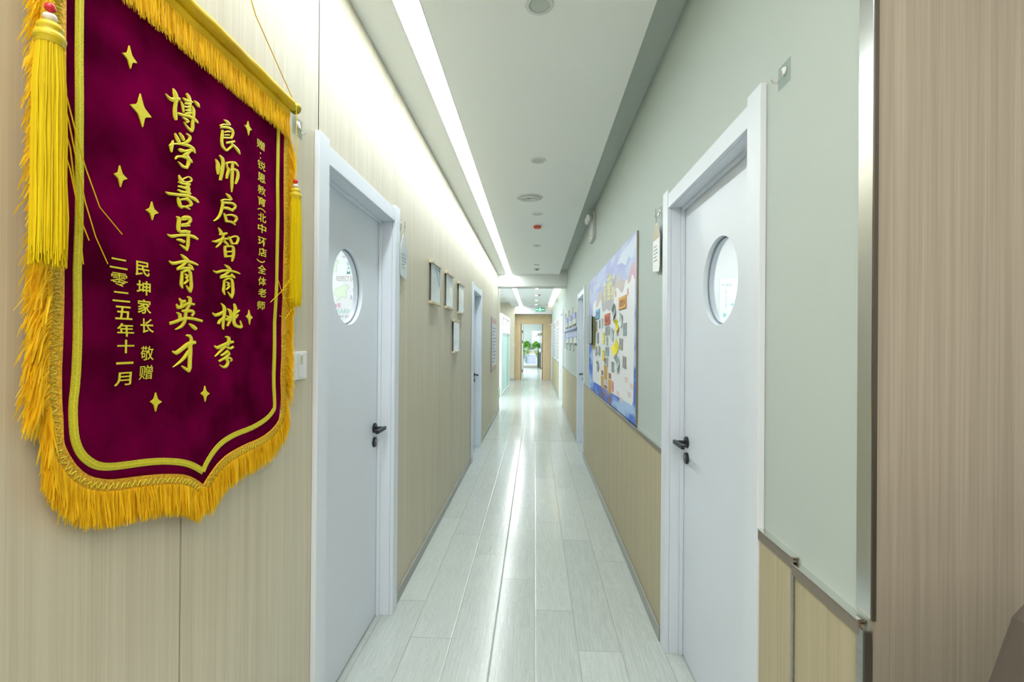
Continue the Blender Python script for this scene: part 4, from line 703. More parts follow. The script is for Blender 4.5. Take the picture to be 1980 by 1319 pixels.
# braid around the cloth edge
epath = [(-.2905, .505), (-.2905, .30), (-.2905, .05), (-.2905, -.15)] + edge + [(.344, -.15), (.345, .10), (.346, .46)]
ecusp = min(range(len(edge)), key=lambda i: edge[i][1])
ea = smooth(epath[:4 + ecusp + 1]); eb = smooth(epath[4 + ecusp:])
b = B(); band(b, ea, -.022, .002, -.0035, .0012); band(b, eb, -.022, .002, -.0036, .0012)
band(b, [(U1_, VT - .008), (U0_, VT - .008)], -.012, .008, -.0032, .0012)
br_ = obj('braid', b, 'braid', t, fixn=True)
b = B()                                                     # zigzag cord on the braid
for pth in (ea, eb):
    L_ = 0; acc = []
    for i in range(len(pth) - 1):
        a, c = Vector(pth[i]), Vector(pth[i + 1]); d = c - a; ln = d.length
        if ln < 1e-6: continue
        nn = Vector((-d.y, d.x)) / ln; k = max(1, int(ln / .003))
        for s in range(k):
            p = a + d * (s / k); o_ = -.010 + .006 * math.sin((L_ + ln * s / k) * 2 * PI / .011)
            q = p + nn * o_; acc.append((q.x, -.0042 + pd(q.x, q.y), q.y))
        L_ += ln
    b.tube(acc, .0011, 4)
obj('zigzag_cord', b, 'goldribbon', br_)
# fringe strands
def fringe(b, pth, n, ln0, out0, both=0.0, spread=.35, off=-.018):
    segs = [(Vector(pth[i]), Vector(pth[i + 1])) for i in range(len(pth) - 1)]
    tot = sum((c - a).length for a, c in segs)
    for k in range(n):
        s = random.random() * tot
        for a, c in segs:
            l = (c - a).length
            if s <= l and l > 0: break
            s -= l
        d = (c - a).normalized(); nn = Vector((d.y, -d.x))          # outward
        p = a + d * min(s, l) + nn * (-off)
        ln = ln0 * random.uniform(.78, 1.12)
        dirv = nn * out0 + Vector((0, -1)) * (1 - out0) + Vector((random.gauss(0, spread * .35), random.gauss(0, spread * .35)))
        y = random.uniform(-.007, .003); dy = random.gauss(-.06, .12)
        pos = Vector((p.x, y, p.y)); vel = Vector((dirv.x, dy, dirv.y)).normalized()
        pts = [pos.copy()]
        for q in range(4):
            vel = (vel + Vector((random.gauss(0, .10), random.gauss(0, .06), -.42 - random.random() * .2))).normalized()
            pos = pos + vel * ln / 4; pos.y = min(pos.y, .016); pts.append(pos.copy())
        pts = [Vector((q.x, q.y + pd(p.x, p.y), q.z)) for q in pts]
        ww = Vector((random.uniform(.5, 1), random.uniform(-.7, .7), random.uniform(-.3, .3))).normalized() * random.uniform(.0008, .0013)
        b.strip(pts, ww)
b = B(); fringe(b, [p for p in ea if p[1] > -.26], 2300, .060, .80, spread=.5)
fringe(b, [p for p in ea if -.33 < p[1] <= -.24], 460, .050, .12, spread=.3)
fringe(b, [p for p in ea if p[1] <= -.30], 2300, .060, .16, spread=.18)
fringe(b, [p for p in eb if p[1] <= -.30], 1500, .060, .22, spread=.15)
fringe(b, [(.010, -.452), (.0338, -.462), (.055, -.452)], 260, .060, .1, spread=.3)
fringe(b, [p for p in eb if p[1] > -.30], 1700, .066, .62, spread=.25)
obj('edge_fringe', b, 'fringe', t)
b = B(); fringe(b, [(U1_ + .012, VT - .010), (U0_ - .02, VT - .010)], 2400, .068, .9, spread=.12, off=0) if False else None
for k in range(2400):
    u = random.uniform(U0_ - .03, U1_ + .016); y = random.uniform(-.008, -.0036); l = .066 * random.uniform(.8, 1.12)
    pts = [(u, y, VT)]; x = u
    for q in range(3):
        x += random.gauss(0, .0016); pts.append((x, y - .002 * q + random.gauss(0, .001), VT - l * (q + 1) / 3))
    b.strip([Vector(p) for p in pts], Vector((random.uniform(.0006, .0010), random.uniform(-.0005, .0005), 0)))
obj('top_fringe', b, 'fringe', t)
# rod in its satin sleeve
prof = []
for k in range(13):
    a = PI * k / 12
    prof.append((-.003 - .017 * math.sin(a), .553 + .016 * math.cos(a)))
prof = prof + [(-.006, .530), (-.0056, .509), (.0, .509), (.0, .569)]
b = B(); n = len(prof); S = 40
for i in range(S + 1):
    u = U0_ - .03 + (U1_ + .052 - U0_) * i / S
    for y, v in prof: b.v.append((u, y + .0006 * math.sin(40 * u + 60 * v), v + .0008 * math.sin(70 * u)))
for i in range(S):
    for k in range(n): b.f.append((i * n + k, i * n + (k + 1) % n, (i + 1) * n + (k + 1) % n, (i + 1) * n + k))
b.f.append(tuple(range(n))); b.f.append(tuple(S * n + k for k in range(n)))
obj('rod_sleeve', b, 'satin', t, fixn=True)
rd = obj('rod', B().tube([(-.335, -.004, .553), (.388, -.004, .553)], .0125, 14), 'goldribbon', t)
for s, u in ((-1, -.335), (1, .388)):
    obj('rod_cap', B().lathe([(.0125, 0), (.017, .004 * s), (.018, .012 * s), (.012, .022 * s), (.004, .028 * s), (.001, .029 * s)], (u, -.004, .553), 'x', 18), mat('antique_brass', (.36, .27, .03), .35, .6), rd, fixn=True)
obj('hanging_cord', B().tube([(-.318, -.012, .562), (-.15, -.002, .74), (.028, .004, .93), (.2, -.002, .695), (.374, -.012, .562)], .0016, 6), 'satin', t)
# tassels
def tassel(u, y, seed, stray, dz):
    rr = random.Random(seed)
    q_ = lambda h: .272 + (h - .284) * .66 + dz
    r = bpy.data.objects.new('tassel', None); COL.objects.link(r); r.parent = t; r.location = (u, y, 0)
    b = B().tube([(0, 0, .553), (.001, .0, .45), (0, 0, q_(.372))], .0013, 6); obj('cord', b, 'tassel', r)
    obj('red_bead', B().lathe([(.001, q_(.378)), (.006, q_(.371)), (.0065, q_(.362)), (.001, q_(.3555))], n=12), 'bead_red', r, smooth=True)
    obj('clear_bead', B().lathe([(.001, q_(.355)), (.0075, q_(.350)), (.008, q_(.343)), (.004, q_(.336))], n=12), 'bead', r, smooth=True)
    h = [(a, q_(c)) for (a, c) in ((.004, .336), (.011, .332), (.0145, .325), (.0145, .320), (.0122, .315), (.0158, .310), (.0178, .302), (.0172, .296), (.0145, .292), (.0165, .287), (.012, .282))]
    obj('head', B().lathe(h, n=22), 'tasselhead', r, smooth=True, fixn=True)
    b = B(); z0 = q_(.288)
    for k in range(300):
        a = rr.uniform(0, 2 * PI); q = .0165 * math.sqrt(rr.uniform(.45, 1)); fl = rr.uniform(1.0, 1.22)
        x, yy = q * math.cos(a), q * math.sin(a); L_ = (z0 + .045) * rr.uniform(.92, 1.02)
        pts = [(x * .85, yy * .85, z0)]
        for s in range(1, 6):
            g = s / 5
            pts.append((x * (1 + (fl - 1) * g) + rr.gauss(0, .0006), yy * (1 + (fl - 1) * g) + rr.gauss(0, .0006), z0 - L_ * g))
        b.tube(pts, [.0011] * 5 + [.0007], 4)
    for st in stray: b.tube([(p[0] - u, p[1] - y, p[2]) for p in st], .0010, 4)
    obj('strands', b, 'tassel', r)
tassel(-.357, -.052, 3, [[(-.352, -.052, .26), (-.330, -.05, .20), (-.29, -.03, .14), (-.262, -.012, .12), (-.235, -.008, .07), (-.19, -.006, .035)],
                         [(-.352, -.052, .24), (-.328, -.05, .17), (-.28, -.02, .10), (-.262, -.010, .07), (-.24, -.006, .02), (-.217, -.006, -.022)],
                         [(-.350, -.052, .20), (-.325, -.05, .13), (-.285, -.02, .06), (-.268, -.01, .0), (-.262, -.008, -.03)],
                         [(-.350, -.052, .16), (-.325, -.05, .10), (-.28, -.02, .04), (-.255, -.01, .01)]], -.012)
tassel(.382, -.016, 5, [[(.395, -.02, .05), (.37, -.02, -.02), (.33, -.012, -.03), (.30, -.008, .03)],
                        [(.395, -.02, .12), (.36, -.014, .03), (.32, -.010, -.01), (.272, -.006, -.045)],
                        [(.395, -.02, .02), (.37, -.02, -.05), (.34, -.012, -.085), (.315, -.008, -.08)],
                        [(.395, -.02, -.02), (.37, -.02, -.06), (.345, -.014, -.05), (.325, -.012, -.02)]], .0)

# ------------------------------------------------------------------ adhesive hooks, tags, switch
def hook(loc, rot, label):
    t = thing('adhesive_hook', label, 'wall hook', loc, rot, 'adhesive wall hooks')
    obj('backing_plate', B().box(-.03, .03, -.0018, -.0004, -.03, .03), glass_mat('hook_film', (.90, .93, .93), rough=.2), t, bevel=.001)
    b = B().lathe([(.011, -.0018), (.009, -.006), (.001, -.007)], (0, 0, .008), 'y', 16)
    obj('button', b, 'plastic', t, fixn=True)
    obj('hook', B().tube([(0, -.006, .008), (0, -.010, -.002), (0, -.013, -.016), (0, -.019, -.024), (0, -.028, -.022), (0, -.033, -.013)], .0021, 8), 'chrome', t)
    return t
hook((XL, 1.442, 2.128), LW, 'small clear adhesive hook beside the right end of the pennant rod')
hook((XL, 2.565, 2.105), LW, 'small adhesive hook on the left wall holding a white hanging tag')
hook((XR, 1.226, 2.143), RW, 'small clear adhesive hook with bent wire alone on the right wall')
hook((XR, 2.405, 2.115), RW, 'small adhesive hook on the right wall holding a hanging tag')
def hang_tag(loc, rot, label, top):
    t = thing('hanging_tag', label, 'tag', loc, rot)
    w2 = .064
    obj('card', B().prism([(-w2, -.11), (w2 * .8, -.125), (w2, -.10), (w2, .05), (.015, .125), (-.015, .125), (-w2, .05)], -.022, -.019), 'paper_gloss' if not top else 'plastic', t, fixn=True)
    if top: obj('cardboard_top', B().prism([(-w2 + .004, .045), (w2 - .004, .045), (.016, .12), (-.016, .12)], -.0232, -.0222), mat('kraft_card', (.62, .56, .42), .7), t, fixn=True)
    obj('loop', B().tube([(-.012, -.0205, .118), (-.003, -.0265, .20), (.003, -.0265, .20), (.012, -.0205, .118)], .0012, 6), 'ink_grey', t)
    b = B()
    for k in range(5):
        z = .01 - .018 * k
        b.box(-.045, .01 + .012 * ((k * 7) % 3), -.0229, -.0223, z - .003, z + .003)
    obj('print', b, 'ink_grey', t)
    return t
hang_tag((XL, 2.58, 1.925), LW, 'white pointed tag hanging just past the nearest left door', False)
hang_tag((XR, 2.405, 1.935), RW, 'white tag with brown top hanging just past the nearest right door', True)
t = thing('light_switch', 'white square wall switch between the pennant and the left door', 'switch', (XL, 1.455, 1.37), LW)
obj('plate', B().box(-.045, .045, -.010, -.0004, -.045, .045), 'plastic', t, bevel=.003)
obj('rocker', B().box(-.012, .014, -.0135, -.0102, -.038, .038), 'paper', t, bevel=.0015)
obj('sticker', B().box(-.006, .009, -.0142, -.0136, .004, .032), mat('printed_sticker', (.62, .66, .58), .5, var=(.45, .44, .25), vscale=(200, 200, 200)), t)

# ------------------------------------------------------------------ wall scrolls on the left
LOREM = 5
def scroll(y, z, label, variant):
    t = thing('wall_certificate', label, 'certificate', (XL, y, z), LW, 'timber-clipped certificates on the left wall')
    W2, H2 = .145, .145
    obj('top_bar', B().box(-W2 - .012, W2 + .012, -.030, -.0005, H2 - .012, H2 + .010), 'oak', t, bevel=.002)
    obj('bottom_bar', B().box(-W2 - .012, W2 + .012, -.030, -.0005, -H2 - .012, -H2 + .008), 'oak', t, bevel=.002)
    for s in (-1, 1):
        obj('screw', B().lathe([(.004, -.0302), (.0035, -.032), (.001, -.0322)], (s * (W2 - .01), 0, H2), 'y', 10), 'alu_brown', t, fixn=True)
    sh = obj('sheet', B().box(-W2, W2, -.019, -.0165, -H2 + .006, H2 - .010), 'paper_gloss', t)
    b = B(); rr = random.Random(variant)
    for k in range(9):
        zz = .075 - .02 * k; x0 = -.12 + .05 * (k == 0); x1 = x0 + .05 + .05 * rr.random() + (0.04 if variant != 1 else 0)
        b.box(x0, x1, -.0196, -.0191, zz - .003, zz + .003)
    obj('text_lines', b, 'ink_lines', sh)
    if variant == 1:
        b = B().prism([(-.02, .125), (.15, .125), (.15, .115), (.115, -.01)], -.0197, -.0191); b.prism([(.02, .115), (.13, .115), (.11, .045)], -.0201, -.0198)
        o = obj('blue_emblem', B().prism([(-.015, .125), (.0, .125), (.125, .0), (.118, -.012)], -.0197, -.0191).prism([(.05, .12), (.15, .12), (.15, .108), (.06, .108)], -.0197, -.0191)
            .prism([(.135, .115), (.15, .115), (.127, -.012), (.116, -.005)], -.0197, -.0191), 'ink_blue', sh)
    return t
scroll(3.435, 1.88, 'certificate between timber bars with blue triangular emblem, nearest of the upper row', 1)
scroll(4.00, 1.887, 'pale certificate between timber bars, middle of the upper row', 2)
scroll(4.635, 1.882, 'pale certificate between timber bars, farthest of the upper row by the second left door', 3)
scroll(4.365, 1.50, 'pale certificate between timber bars hanging alone below the upper row', 4)
# poster beyond the second left door
t = thing('information_board', 'tall narrow framed notice with red header beyond the second left door', 'notice', (XL, 8.45, .925), LW)
obj('frame', B().box(-.46, .46, -.018, -.0005, 0, .96), 'alu', t, bevel=.003)
sh = obj('sheet', B().box(-.44, .44, -.0195, -.0182, .02, .94), mat('blue_grey_print', (.45, .50, .56), .3, var=(.60, .64, .68), vscale=(2, 2, 14)), t)
obj('header', B().box(-.44, .44, -.0203, -.0196, .85, .94), mat('dusty_red_print', (.50, .28, .26), .4), sh)
obj('footer', B().box(-.44, .44, -.0203, -.0196, .02, .10), mat('dusty_red_print_low', (.50, .29, .27), .4), sh)
b = B()
for k in range(11): b.box(-.38, .1 + .1 * ((k * 5) % 4), -.0203, -.0196, .16 + .06 * k, .185 + .06 * k)
obj('text_rows', b, 'ink_grey', sh)
t = thing('low_exit_light', 'small glowing green low-level exit light at the end of the left wall', 'exit light', (XL, 9.72, .29), LW)
obj('case', B().box(-.11, .11, -.03, -.0005, 0, .20), 'plastic', t, bevel=.004)
obj('lens', B().box(-.09, .09, -.034, -.0302, .02, .18), mat('green_lens', (.35, .72, .45), .4, emit=(.25, .8, .4), estr=.5), t)
b = B().prism([(-.06, .09), (.0, .09), (.0, .06), (.06, .1), (.0, .14), (.0, .11), (-.06, .11)], -.0346, -.0341)
obj('arrow', b, 'plastic', t)

# ------------------------------------------------------------------ notice board on the right wall
YB, ZB = 4.145, .945
def bp(l): return [(YB - y, z - ZB) for y, z in l]
t = thing('notice_board', 'large blue cloud-print notice board with white panel on the right wall', 'notice board', (XR, YB, ZB), RW)
SKY = bpy.data.materials.new('cloud_print'); SKY.use_nodes = True
nt = SKY.node_tree; N = nt.nodes; L = nt.links
tc = N.new('ShaderNodeTexCoord'); mp = N.new('ShaderNodeMapping'); mp.inputs['Scale'].default_value = (1.3, 1, 4.2); L.new(tc.outputs['Object'], mp.inputs[0])
ns = N.new('ShaderNodeTexNoise'); ns.inputs['Scale'].default_value = 1.6; ns.inputs['Detail'].default_value = 4; L.new(mp.outputs[0], ns.inputs['Vector'])
sx = N.new('ShaderNodeSeparateXYZ'); L.new(tc.outputs['Object'], sx.inputs[0])
mr = N.new('ShaderNodeMapRange'); mr.inputs[1].default_value = .35; mr.inputs[2].default_value = .95; L.new(sx.outputs[2], mr.inputs[0])
ra = N.new('ShaderNodeValToRGB'); ra.color_ramp.elements[0].position = .45; ra.color_ramp.elements[0].color = (.045, .16, .68, 1); ra.color_ramp.elements[1].position = .58; ra.color_ramp.elements[1].color = (.42, .60, .92, 1)
rb = N.new('ShaderNodeValToRGB'); rb.color_ramp.elements[0].position = .4; rb.color_ramp.elements[0].color = (.42, .47, .83, 1); rb.color_ramp.elements[1].position = .7; rb.color_ramp.elements[1].color = (.62, .72, .92, 1)
L.new(ns.outputs['Fac'], ra.inputs[0]); L.new(ns.outputs['Fac'], rb.inputs[0])
mx = N.new('ShaderNodeMixRGB'); L.new(mr.outputs[0], mx.inputs[0]); L.new(ra.outputs[0], mx.inputs[1]); L.new(rb.outputs[0], mx.inputs[2]); L.new(mx.outputs[0], N['Principled BSDF'].inputs['Base Color'])
N['Principled BSDF'].inputs['Roughness'].default_value = .55
BH = 1.20
bd = obj('board', B().box(-1.235, 1.235, -.012, -.0005, 0, BH), SKY, t)
for x0 in (-1.2432, 1.2352): obj('edge_trim', B().box(x0, x0 + .008, -.0128, -.0005, 0, BH), 'alu_brown', t)
Y1, Y2, Y3, Y4, Y5 = -.0122, -.0126, -.0130, -.0134, -.0138
def pr(name, poly, m, ya=Y2, yb=Y1): return obj(name, B().prism(poly, ya, yb), m, bd, fixn=True)
white = bp([(5.035, 1.056), (5.0, 1.04), (3.02, 1.05), (2.974, 1.08), (2.952, 1.786), (2.945, 1.86), (3.05, 1.90), (3.152, 1.880), (3.275, 1.882), (3.40, 1.86), (3.60, 1.88), (4.25, 1.86), (4.45, 1.87), (4.65, 1.885), (4.80, 1.886), (5.0, 1.88), (5.06, 1.85)])
pr('white_panel', white, mat('board_white', (.84, .86, .90), .45))
pm = mat('mound_print', (.62, .57, .57), .6)
def hill(l, n=4):
    out = []
    for i in range(len(l)):
        p0, p1, p2, p3 = (l[(i + k) % len(l)] for k in (-1, 0, 1, 2))
        for s in range(n):
            f = s / n
            out.append(tuple(.5 * (2 * p1[d] + (p2[d] - p0[d]) * f + (2 * p0[d] - 5 * p1[d] + 4 * p2[d] - p3[d]) * f * f + (3 * p1[d] - p0[d] - 3 * p2[d] + p3[d]) * f ** 3) for d in (0, 1)))
    return out
pr('mound_print', hill(bp([(3.70, 1.87), (3.64, 1.934), (3.543, 1.965), (3.44, 1.93), (3.372, 1.897), (3.275, 1.885), (3.31, 1.84), (3.381, 1.812), (3.48, 1.84), (3.567, 1.872)])), pm, Y3, Y2)
pr('mound_print', hill(bp([(4.80, 1.84), (4.70, 1.90), (4.50, 1.962), (4.40, 1.91), (4.36, 1.87), (4.557, 1.85), (4.66, 1.825), (4.75, 1.80)])), pm, Y3, Y2)
pr('lettering_halo', hill(bp([(4.40, 1.86), (4.36, 1.75), (4.20, 1.735), (4.08, 1.745), (3.95, 1.72), (3.80, 1.75), (3.70, 1.83), (3.70, 1.92), (3.85, 1.97), (4.2, 1.95)])), mat('halo_print', (.50, .50, .55), .6), Y3, Y2)
pr('pink_cloud', hill(bp([(3.19, 1.86), (3.14, 1.90), (3.06, 1.96), (2.99, 1.965), (2.945, 1.93), (2.921, 1.85), (2.97, 1.86), (3.02, 1.90), (3.07, 1.87), (3.12, 1.85)])), mat('pink_print', (.74, .50, .62), .6), Y3, Y2)
pr('white_cloud', hill(bp([(3.60, 2.05), (3.40, 2.10), (3.20, 2.11), (3.0, 2.13), (2.93, 2.12), (2.93, 2.05), (3.05, 2.00), (3.15, 2.03), (3.25, 1.99), (3.4, 2.03)])), mat('cloud_white_print', (.66, .76, .92), .6), Y2, Y1)
MT['board_letters'] = mat('white_print', (.75, .80, .92), .6)
yel = mat('pale_yellow_print', (.76, .77, .42), .6)
b = B()
for ch, y, z, ww, hh in (('荣', 4.22, 1.90, .20, .19), ('誉', 3.98, 1.93, .23, .24), ('墙', 3.78, 1.90, .17, .22)): text(b, ch, YB - y, z - ZB, ww, hh, Y4, .018)
obj('title_lettering', b, yel, bd)
b = B(); text(b, '锐思', YB - 4.93, 2.015 - ZB, .26, .085, Y2, .01); obj('school_lettering', b, 'board_letters', bd); b = B(); text(b, '教育', YB - 4.63, 2.01 - ZB, .18, .05, Y2, .0)
obj('school_lettering', b, 'board_letters', bd)
# printed chairs, dots, leaves near the foot of the board
ch = mat('ochre_print', (.60, .36, .09), .6); ch2 = mat('brown_print', (.36, .17, .10), .6)
def chair_print(y, z, s):
    cx, cz = YB - y, z - ZB; q = lambda l: [(cx + a * s, cz + c * s) for a, c in l]
    pr('chair_print', q([(-.14, .22), (.14, .22), (.12, .05), (-.12, .05)]), ch, Y3, Y2)
    pr('chair_print_back', q([(-.10, .30), (.10, .30), (.10, .23), (-.10, .23)]), ch2, Y3, Y2)
    b = B()
    for a in (-.12, -.04, .05, .12): b.prism(q([(a - .012, .05), (a + .012, .05), (a + .012, -.16), (a - .012, -.16)]), Y3, Y2)
    b.prism(q([(-.13, -.02), (.13, -.02), (.13, -.05), (-.13, -.05)]), Y3, Y2)
    obj('chair_print_legs', b, ch2, bd, fixn=True)
for y, z, s in ((4.13, 1.09, .75), (4.33, 1.01, .62), (3.90, 1.0, .66)): chair_print(y, z, s)
pk = mat('rose_print', (.66, .22, .34), .6)
for y, z, r in ((3.75, 1.10, .05), (4.72, 1.20, .02), (4.83, 1.335, .025), (3.88, 1.62, .022), (3.17, 1.795, .028), (3.64, 1.83, .03)):
    pr('dot_print', [(YB - y + r * math.cos(k * PI / 6) * (1 if r > .03 else .7), z - ZB + r * math.sin(k * PI / 6)) for k in range(12)], pk, Y3, Y2)
sw = mat('salmon_print', (.78, .64, .63), .6)
for y, z in ((3.20, 1.20), (3.10, 1.11), (3.02, 1.17), (3.52, 1.07), (3.38, 1.04)):
    pr('leaf_print', hill([(YB - y + .055 * math.cos(a) * (1 + .4 * math.sin(3 * a)), z - ZB + .03 * math.sin(a) * (1 + .5 * math.cos(2 * a))) for a in [k * PI / 4 for k in range(8)]]), sw, Y3, Y2)
pr('twig_print', bp([(4.95, 1.27), (4.93, 1.20), (4.88, 1.13), (4.87, 1.14), (4.91, 1.21), (4.935, 1.27)]), sw, Y3, Y2)
# paper signs stuck on the board
def sign(l, col, label, cat, words, rows):
    ys = [p[0] for p in l]; zs = [p[1] for p in l]; yc = (min(ys) + max(ys)) / 2; zc = (min(zs) + max(zs)) / 2
    w2, h2 = (max(ys) - min(ys)) / 2, (max(zs) - min(zs)) / 2
    t = thing('paper_sign', label, cat, (XR - .0145, yc, zc), RW)
    obj('card', B().box(-w2, w2, -.004, -.0002, -h2, h2), mat('sign_card', col, .6), t)
    b = B().box(-w2, w2, -.0048, -.0041, -h2, -h2 + .004).box(w2 - .006, w2, -.0048, -.0041, -h2 + .004, h2)
    obj('border', b, 'ink_dark', t)
    b = B(); text(b, words, 0, .1 * h2, 1.5 * w2, .9 * h2, -.0044, .01)
    if rows: b.box(-.7 * w2, .5 * w2, -.0048, -.0041, -.5 * h2, -.4 * h2)
    obj('lettering', b, 'ink_dark', t)
    return t
MT['ink_dark'] = mat('dark_print', (.10, .05, .05), .6)
sign([(3.482, 1.781), (3.205, 1.691)], (.82, .42, .11), 'orange paper sign with dark writing on the notice board', 'paper sign', '优秀作品', True)
sign([(4.185, 1.70), (3.908, 1.606)], (.74, .20, .12), 'red paper sign with dark writing on the notice board', 'paper sign', '学习之星', True)
sign([(4.80, 1.779), (4.52, 1.685)], (.16, .52, .80), 'sky blue paper sign on the far side of the notice board', 'paper sign', '进步', False)
# pinned photos and yellow notes
PH = []
for i, (a, c, d) in enumerate((((.07, .12, .13), (.30, .39, .39), 30), ((.09, .13, .20), (.38, .46, .50), 26), ((.11, .07, .14), (.44, .46, .40), 34), ((.30, .44, .46), (.46, .60, .62), 14))):
    PH.append(mat('photo_print', c, .3, var=a, vscale=(d, d, d), vdetail=3, local=True))
YN = mat('yellow_note', (.80, .70, .03), .6)
def card(y0, z0, y1, z1, m, label, name, cat, curl=.0, rot=0.0, diamond=False, group=None):
    yc, zc = (y0 + y1) / 2, (z0 + z1) / 2; w2, h2 = abs(y0 - y1) / 2, abs(z0 - z1) / 2
    b = B(); K = 6; D = .0012
    for side in (0, 1):
        for i in range(K + 1):
            for j in range(K + 1):
                a, c = -1 + 2 * i / K, -1 + 2 * j / K
                if diamond: X, Z = (a + c) / 2 * w2 * 1.15, (c - a) / 2 * h2 * 1.15
                else: X, Z = a * w2 * .92, c * h2 * .95
                X, Z = X * math.cos(rot) - Z * math.sin(rot), X * math.sin(rot) + Z * math.cos(rot)
                bend = curl * (abs(c) ** 2 if not diamond else max(0, -c) ** 2) + .0005
                b.v.append((X, -bend - (D if side == 0 else 0), Z))
    q = (K + 1) ** 2
    for i in range(K):
        for j in range(K):
            a = i * (K + 1) + j
            b.f.append((a, a + K + 1, a + K + 2, a + 1)); b.f.append((q + a + 1, q + a + K + 2, q + a + K + 1, q + a))
    for i in range(K):
        for (p, r) in (((i * (K + 1)), ((i + 1) * (K + 1))), (i * (K + 1) + K, (i + 1) * (K + 1) + K), (i, i + 1), (K * (K + 1) + i, K * (K + 1) + i + 1)):
            b.f.append((p, r, q + r, q + p))
    o = obj(name, b, m, None, (XR - .0142, yc, zc), RW, fixn=True)
    return tag(o, label, cat, group)
GP = 'photo prints pinned on the notice board'; GY = 'yellow notes pinned on the notice board'
def ph(a, m, lb, curl=.0, rot=0.0, dia=False): card(*a, PH[m], lb, 'pinned_photo', 'photo', curl, rot, dia, GP)
def yn(a, lb, curl=.0, rot=0.0, dia=False): card(*a, YN, lb, 'sticky_note', 'note', curl, rot, dia, GY)
ph((3.766, 1.745, 3.627, 1.642), 0, 'dark grey tilted print between the red and the orange paper signs', .01, .35)
ph((3.458, 1.670, 3.340, 1.572), 3, 'pale tilted print hanging just below the orange paper sign', .012, -.3)
ph((3.323, 1.591, 3.192, 1.498), 1, 'blue grey portrait print nearest the near edge of the white panel, upper one')
ph((4.161, 1.598, 3.900, 1.513), 1, 'wide blue grey print directly under the red paper sign')
ph((3.829, 1.571, 3.708, 1.473), 3, 'pale teal tilted print left of the upper bright yellow note', .008, -.25)
yn((3.61, 1.627, 3.49, 1.523), 'bright yellow note with curled shaded side, upper of the two nearest the camera', .02, .12)
yn((4.295, 1.545, 4.182, 1.442), 'pale yellow strip note, upper of the two under the red sign\'s far side', .004)
ph((4.798, 1.668, 4.693, 1.560), 2, 'dark print below the far corner of the sky blue sign, beside the hanging folder', .0, .12)
ph((4.570, 1.673, 4.465, 1.587), 0, 'grey brown print below the near corner of the sky blue sign')
ph((4.384, 1.679, 4.287, 1.591), 3, 'faint pale print just to the far side of the red paper sign', .004, -.2)
ph((4.693, 1.553, 4.569, 1.441), 1, 'blue print in the second row under the sky blue sign')
ph((3.467, 1.485, 3.329, 1.399), 2, 'dark mixed print right of the lower bright yellow diamond note', .0, -.08)
yn((3.69, 1.476, 3.49, 1.360), 'bright yellow diamond note with folded top, lower of the two nearest the camera', .02, 0, True)
yn((4.308, 1.386, 4.192, 1.293), 'pale yellow strip note, lower of the two on the far half of the board', .004)
ph((4.087, 1.506, 3.992, 1.424), 1, 'narrow grey print in the column below the wide print under the red sign')
ph((4.155, 1.417, 3.940, 1.336), 1, 'wide pair print with reddish foot in the middle of the board')
ph((4.109, 1.324, 3.984, 1.245), 1, 'grey print at the bottom of the middle column')
ph((3.809, 1.303, 3.684, 1.214), 0, 'lowest grey print with pale centre, near the middle of the board')
ph((3.584, 1.352, 3.450, 1.242), 3, 'folded teal print hanging below the yellow diamond note', .02, .22)
ph((3.334, 1.359, 3.200, 1.272), 2, 'speckled purple print, lowest near the camera side', .0, -.05)
ph((4.794, 1.414, 4.678, 1.320), 0, 'slanted grey print in the third row at the far side', .004, .12)
ph((4.591, 1.423, 4.459, 1.327), 2, 'slanted brown print in the third row, next from the far side', .004, -.15)
ph((4.675, 1.271, 4.552, 1.180), 0, 'dark green folded print, lowest at the far side', .012, .2)
yn((4.973, 1.454, 4.835, 1.381), 'dull yellow note sticking out beneath the hanging folder', .006, .2, True)
# wire folder hanging at the far edge of the board
t = thing('hanging_folder', 'grey wire-bound folder with black edges hanging at the far end of the notice board', 'folder', (XR - .016, 5.02, 1.44), RW)
obj('grey_cover', B().box(-.16, .12, -.050, -.040, 0, .30), mat('grey_mesh_cover', (.30, .36, .40), .6, var=(.45, .50, .54), vscale=(90, 90, 90)), t, bevel=.002)
obj('black_cover', B().box(-.02, .17, -.034, -.026, -.01, .29), 'black', t, bevel=.002)
obj('pages', B().box(-.10, .16, -.0395, -.0345, .005, .292), 'paper', t)
obj('back_cover', B().box(-.12, .19, -.022, -.0005, -.012, .28), mat('olive_cover', (.20, .20, .08), .6), t)
b = B()
for k in range(9): b.lathe([(.004, 0), (.0055, .002), (.004, .004)], (-.14, -.045, .02 + .032 * k), 'z', 10)
obj('binding_rings', b, 'chrome', t)

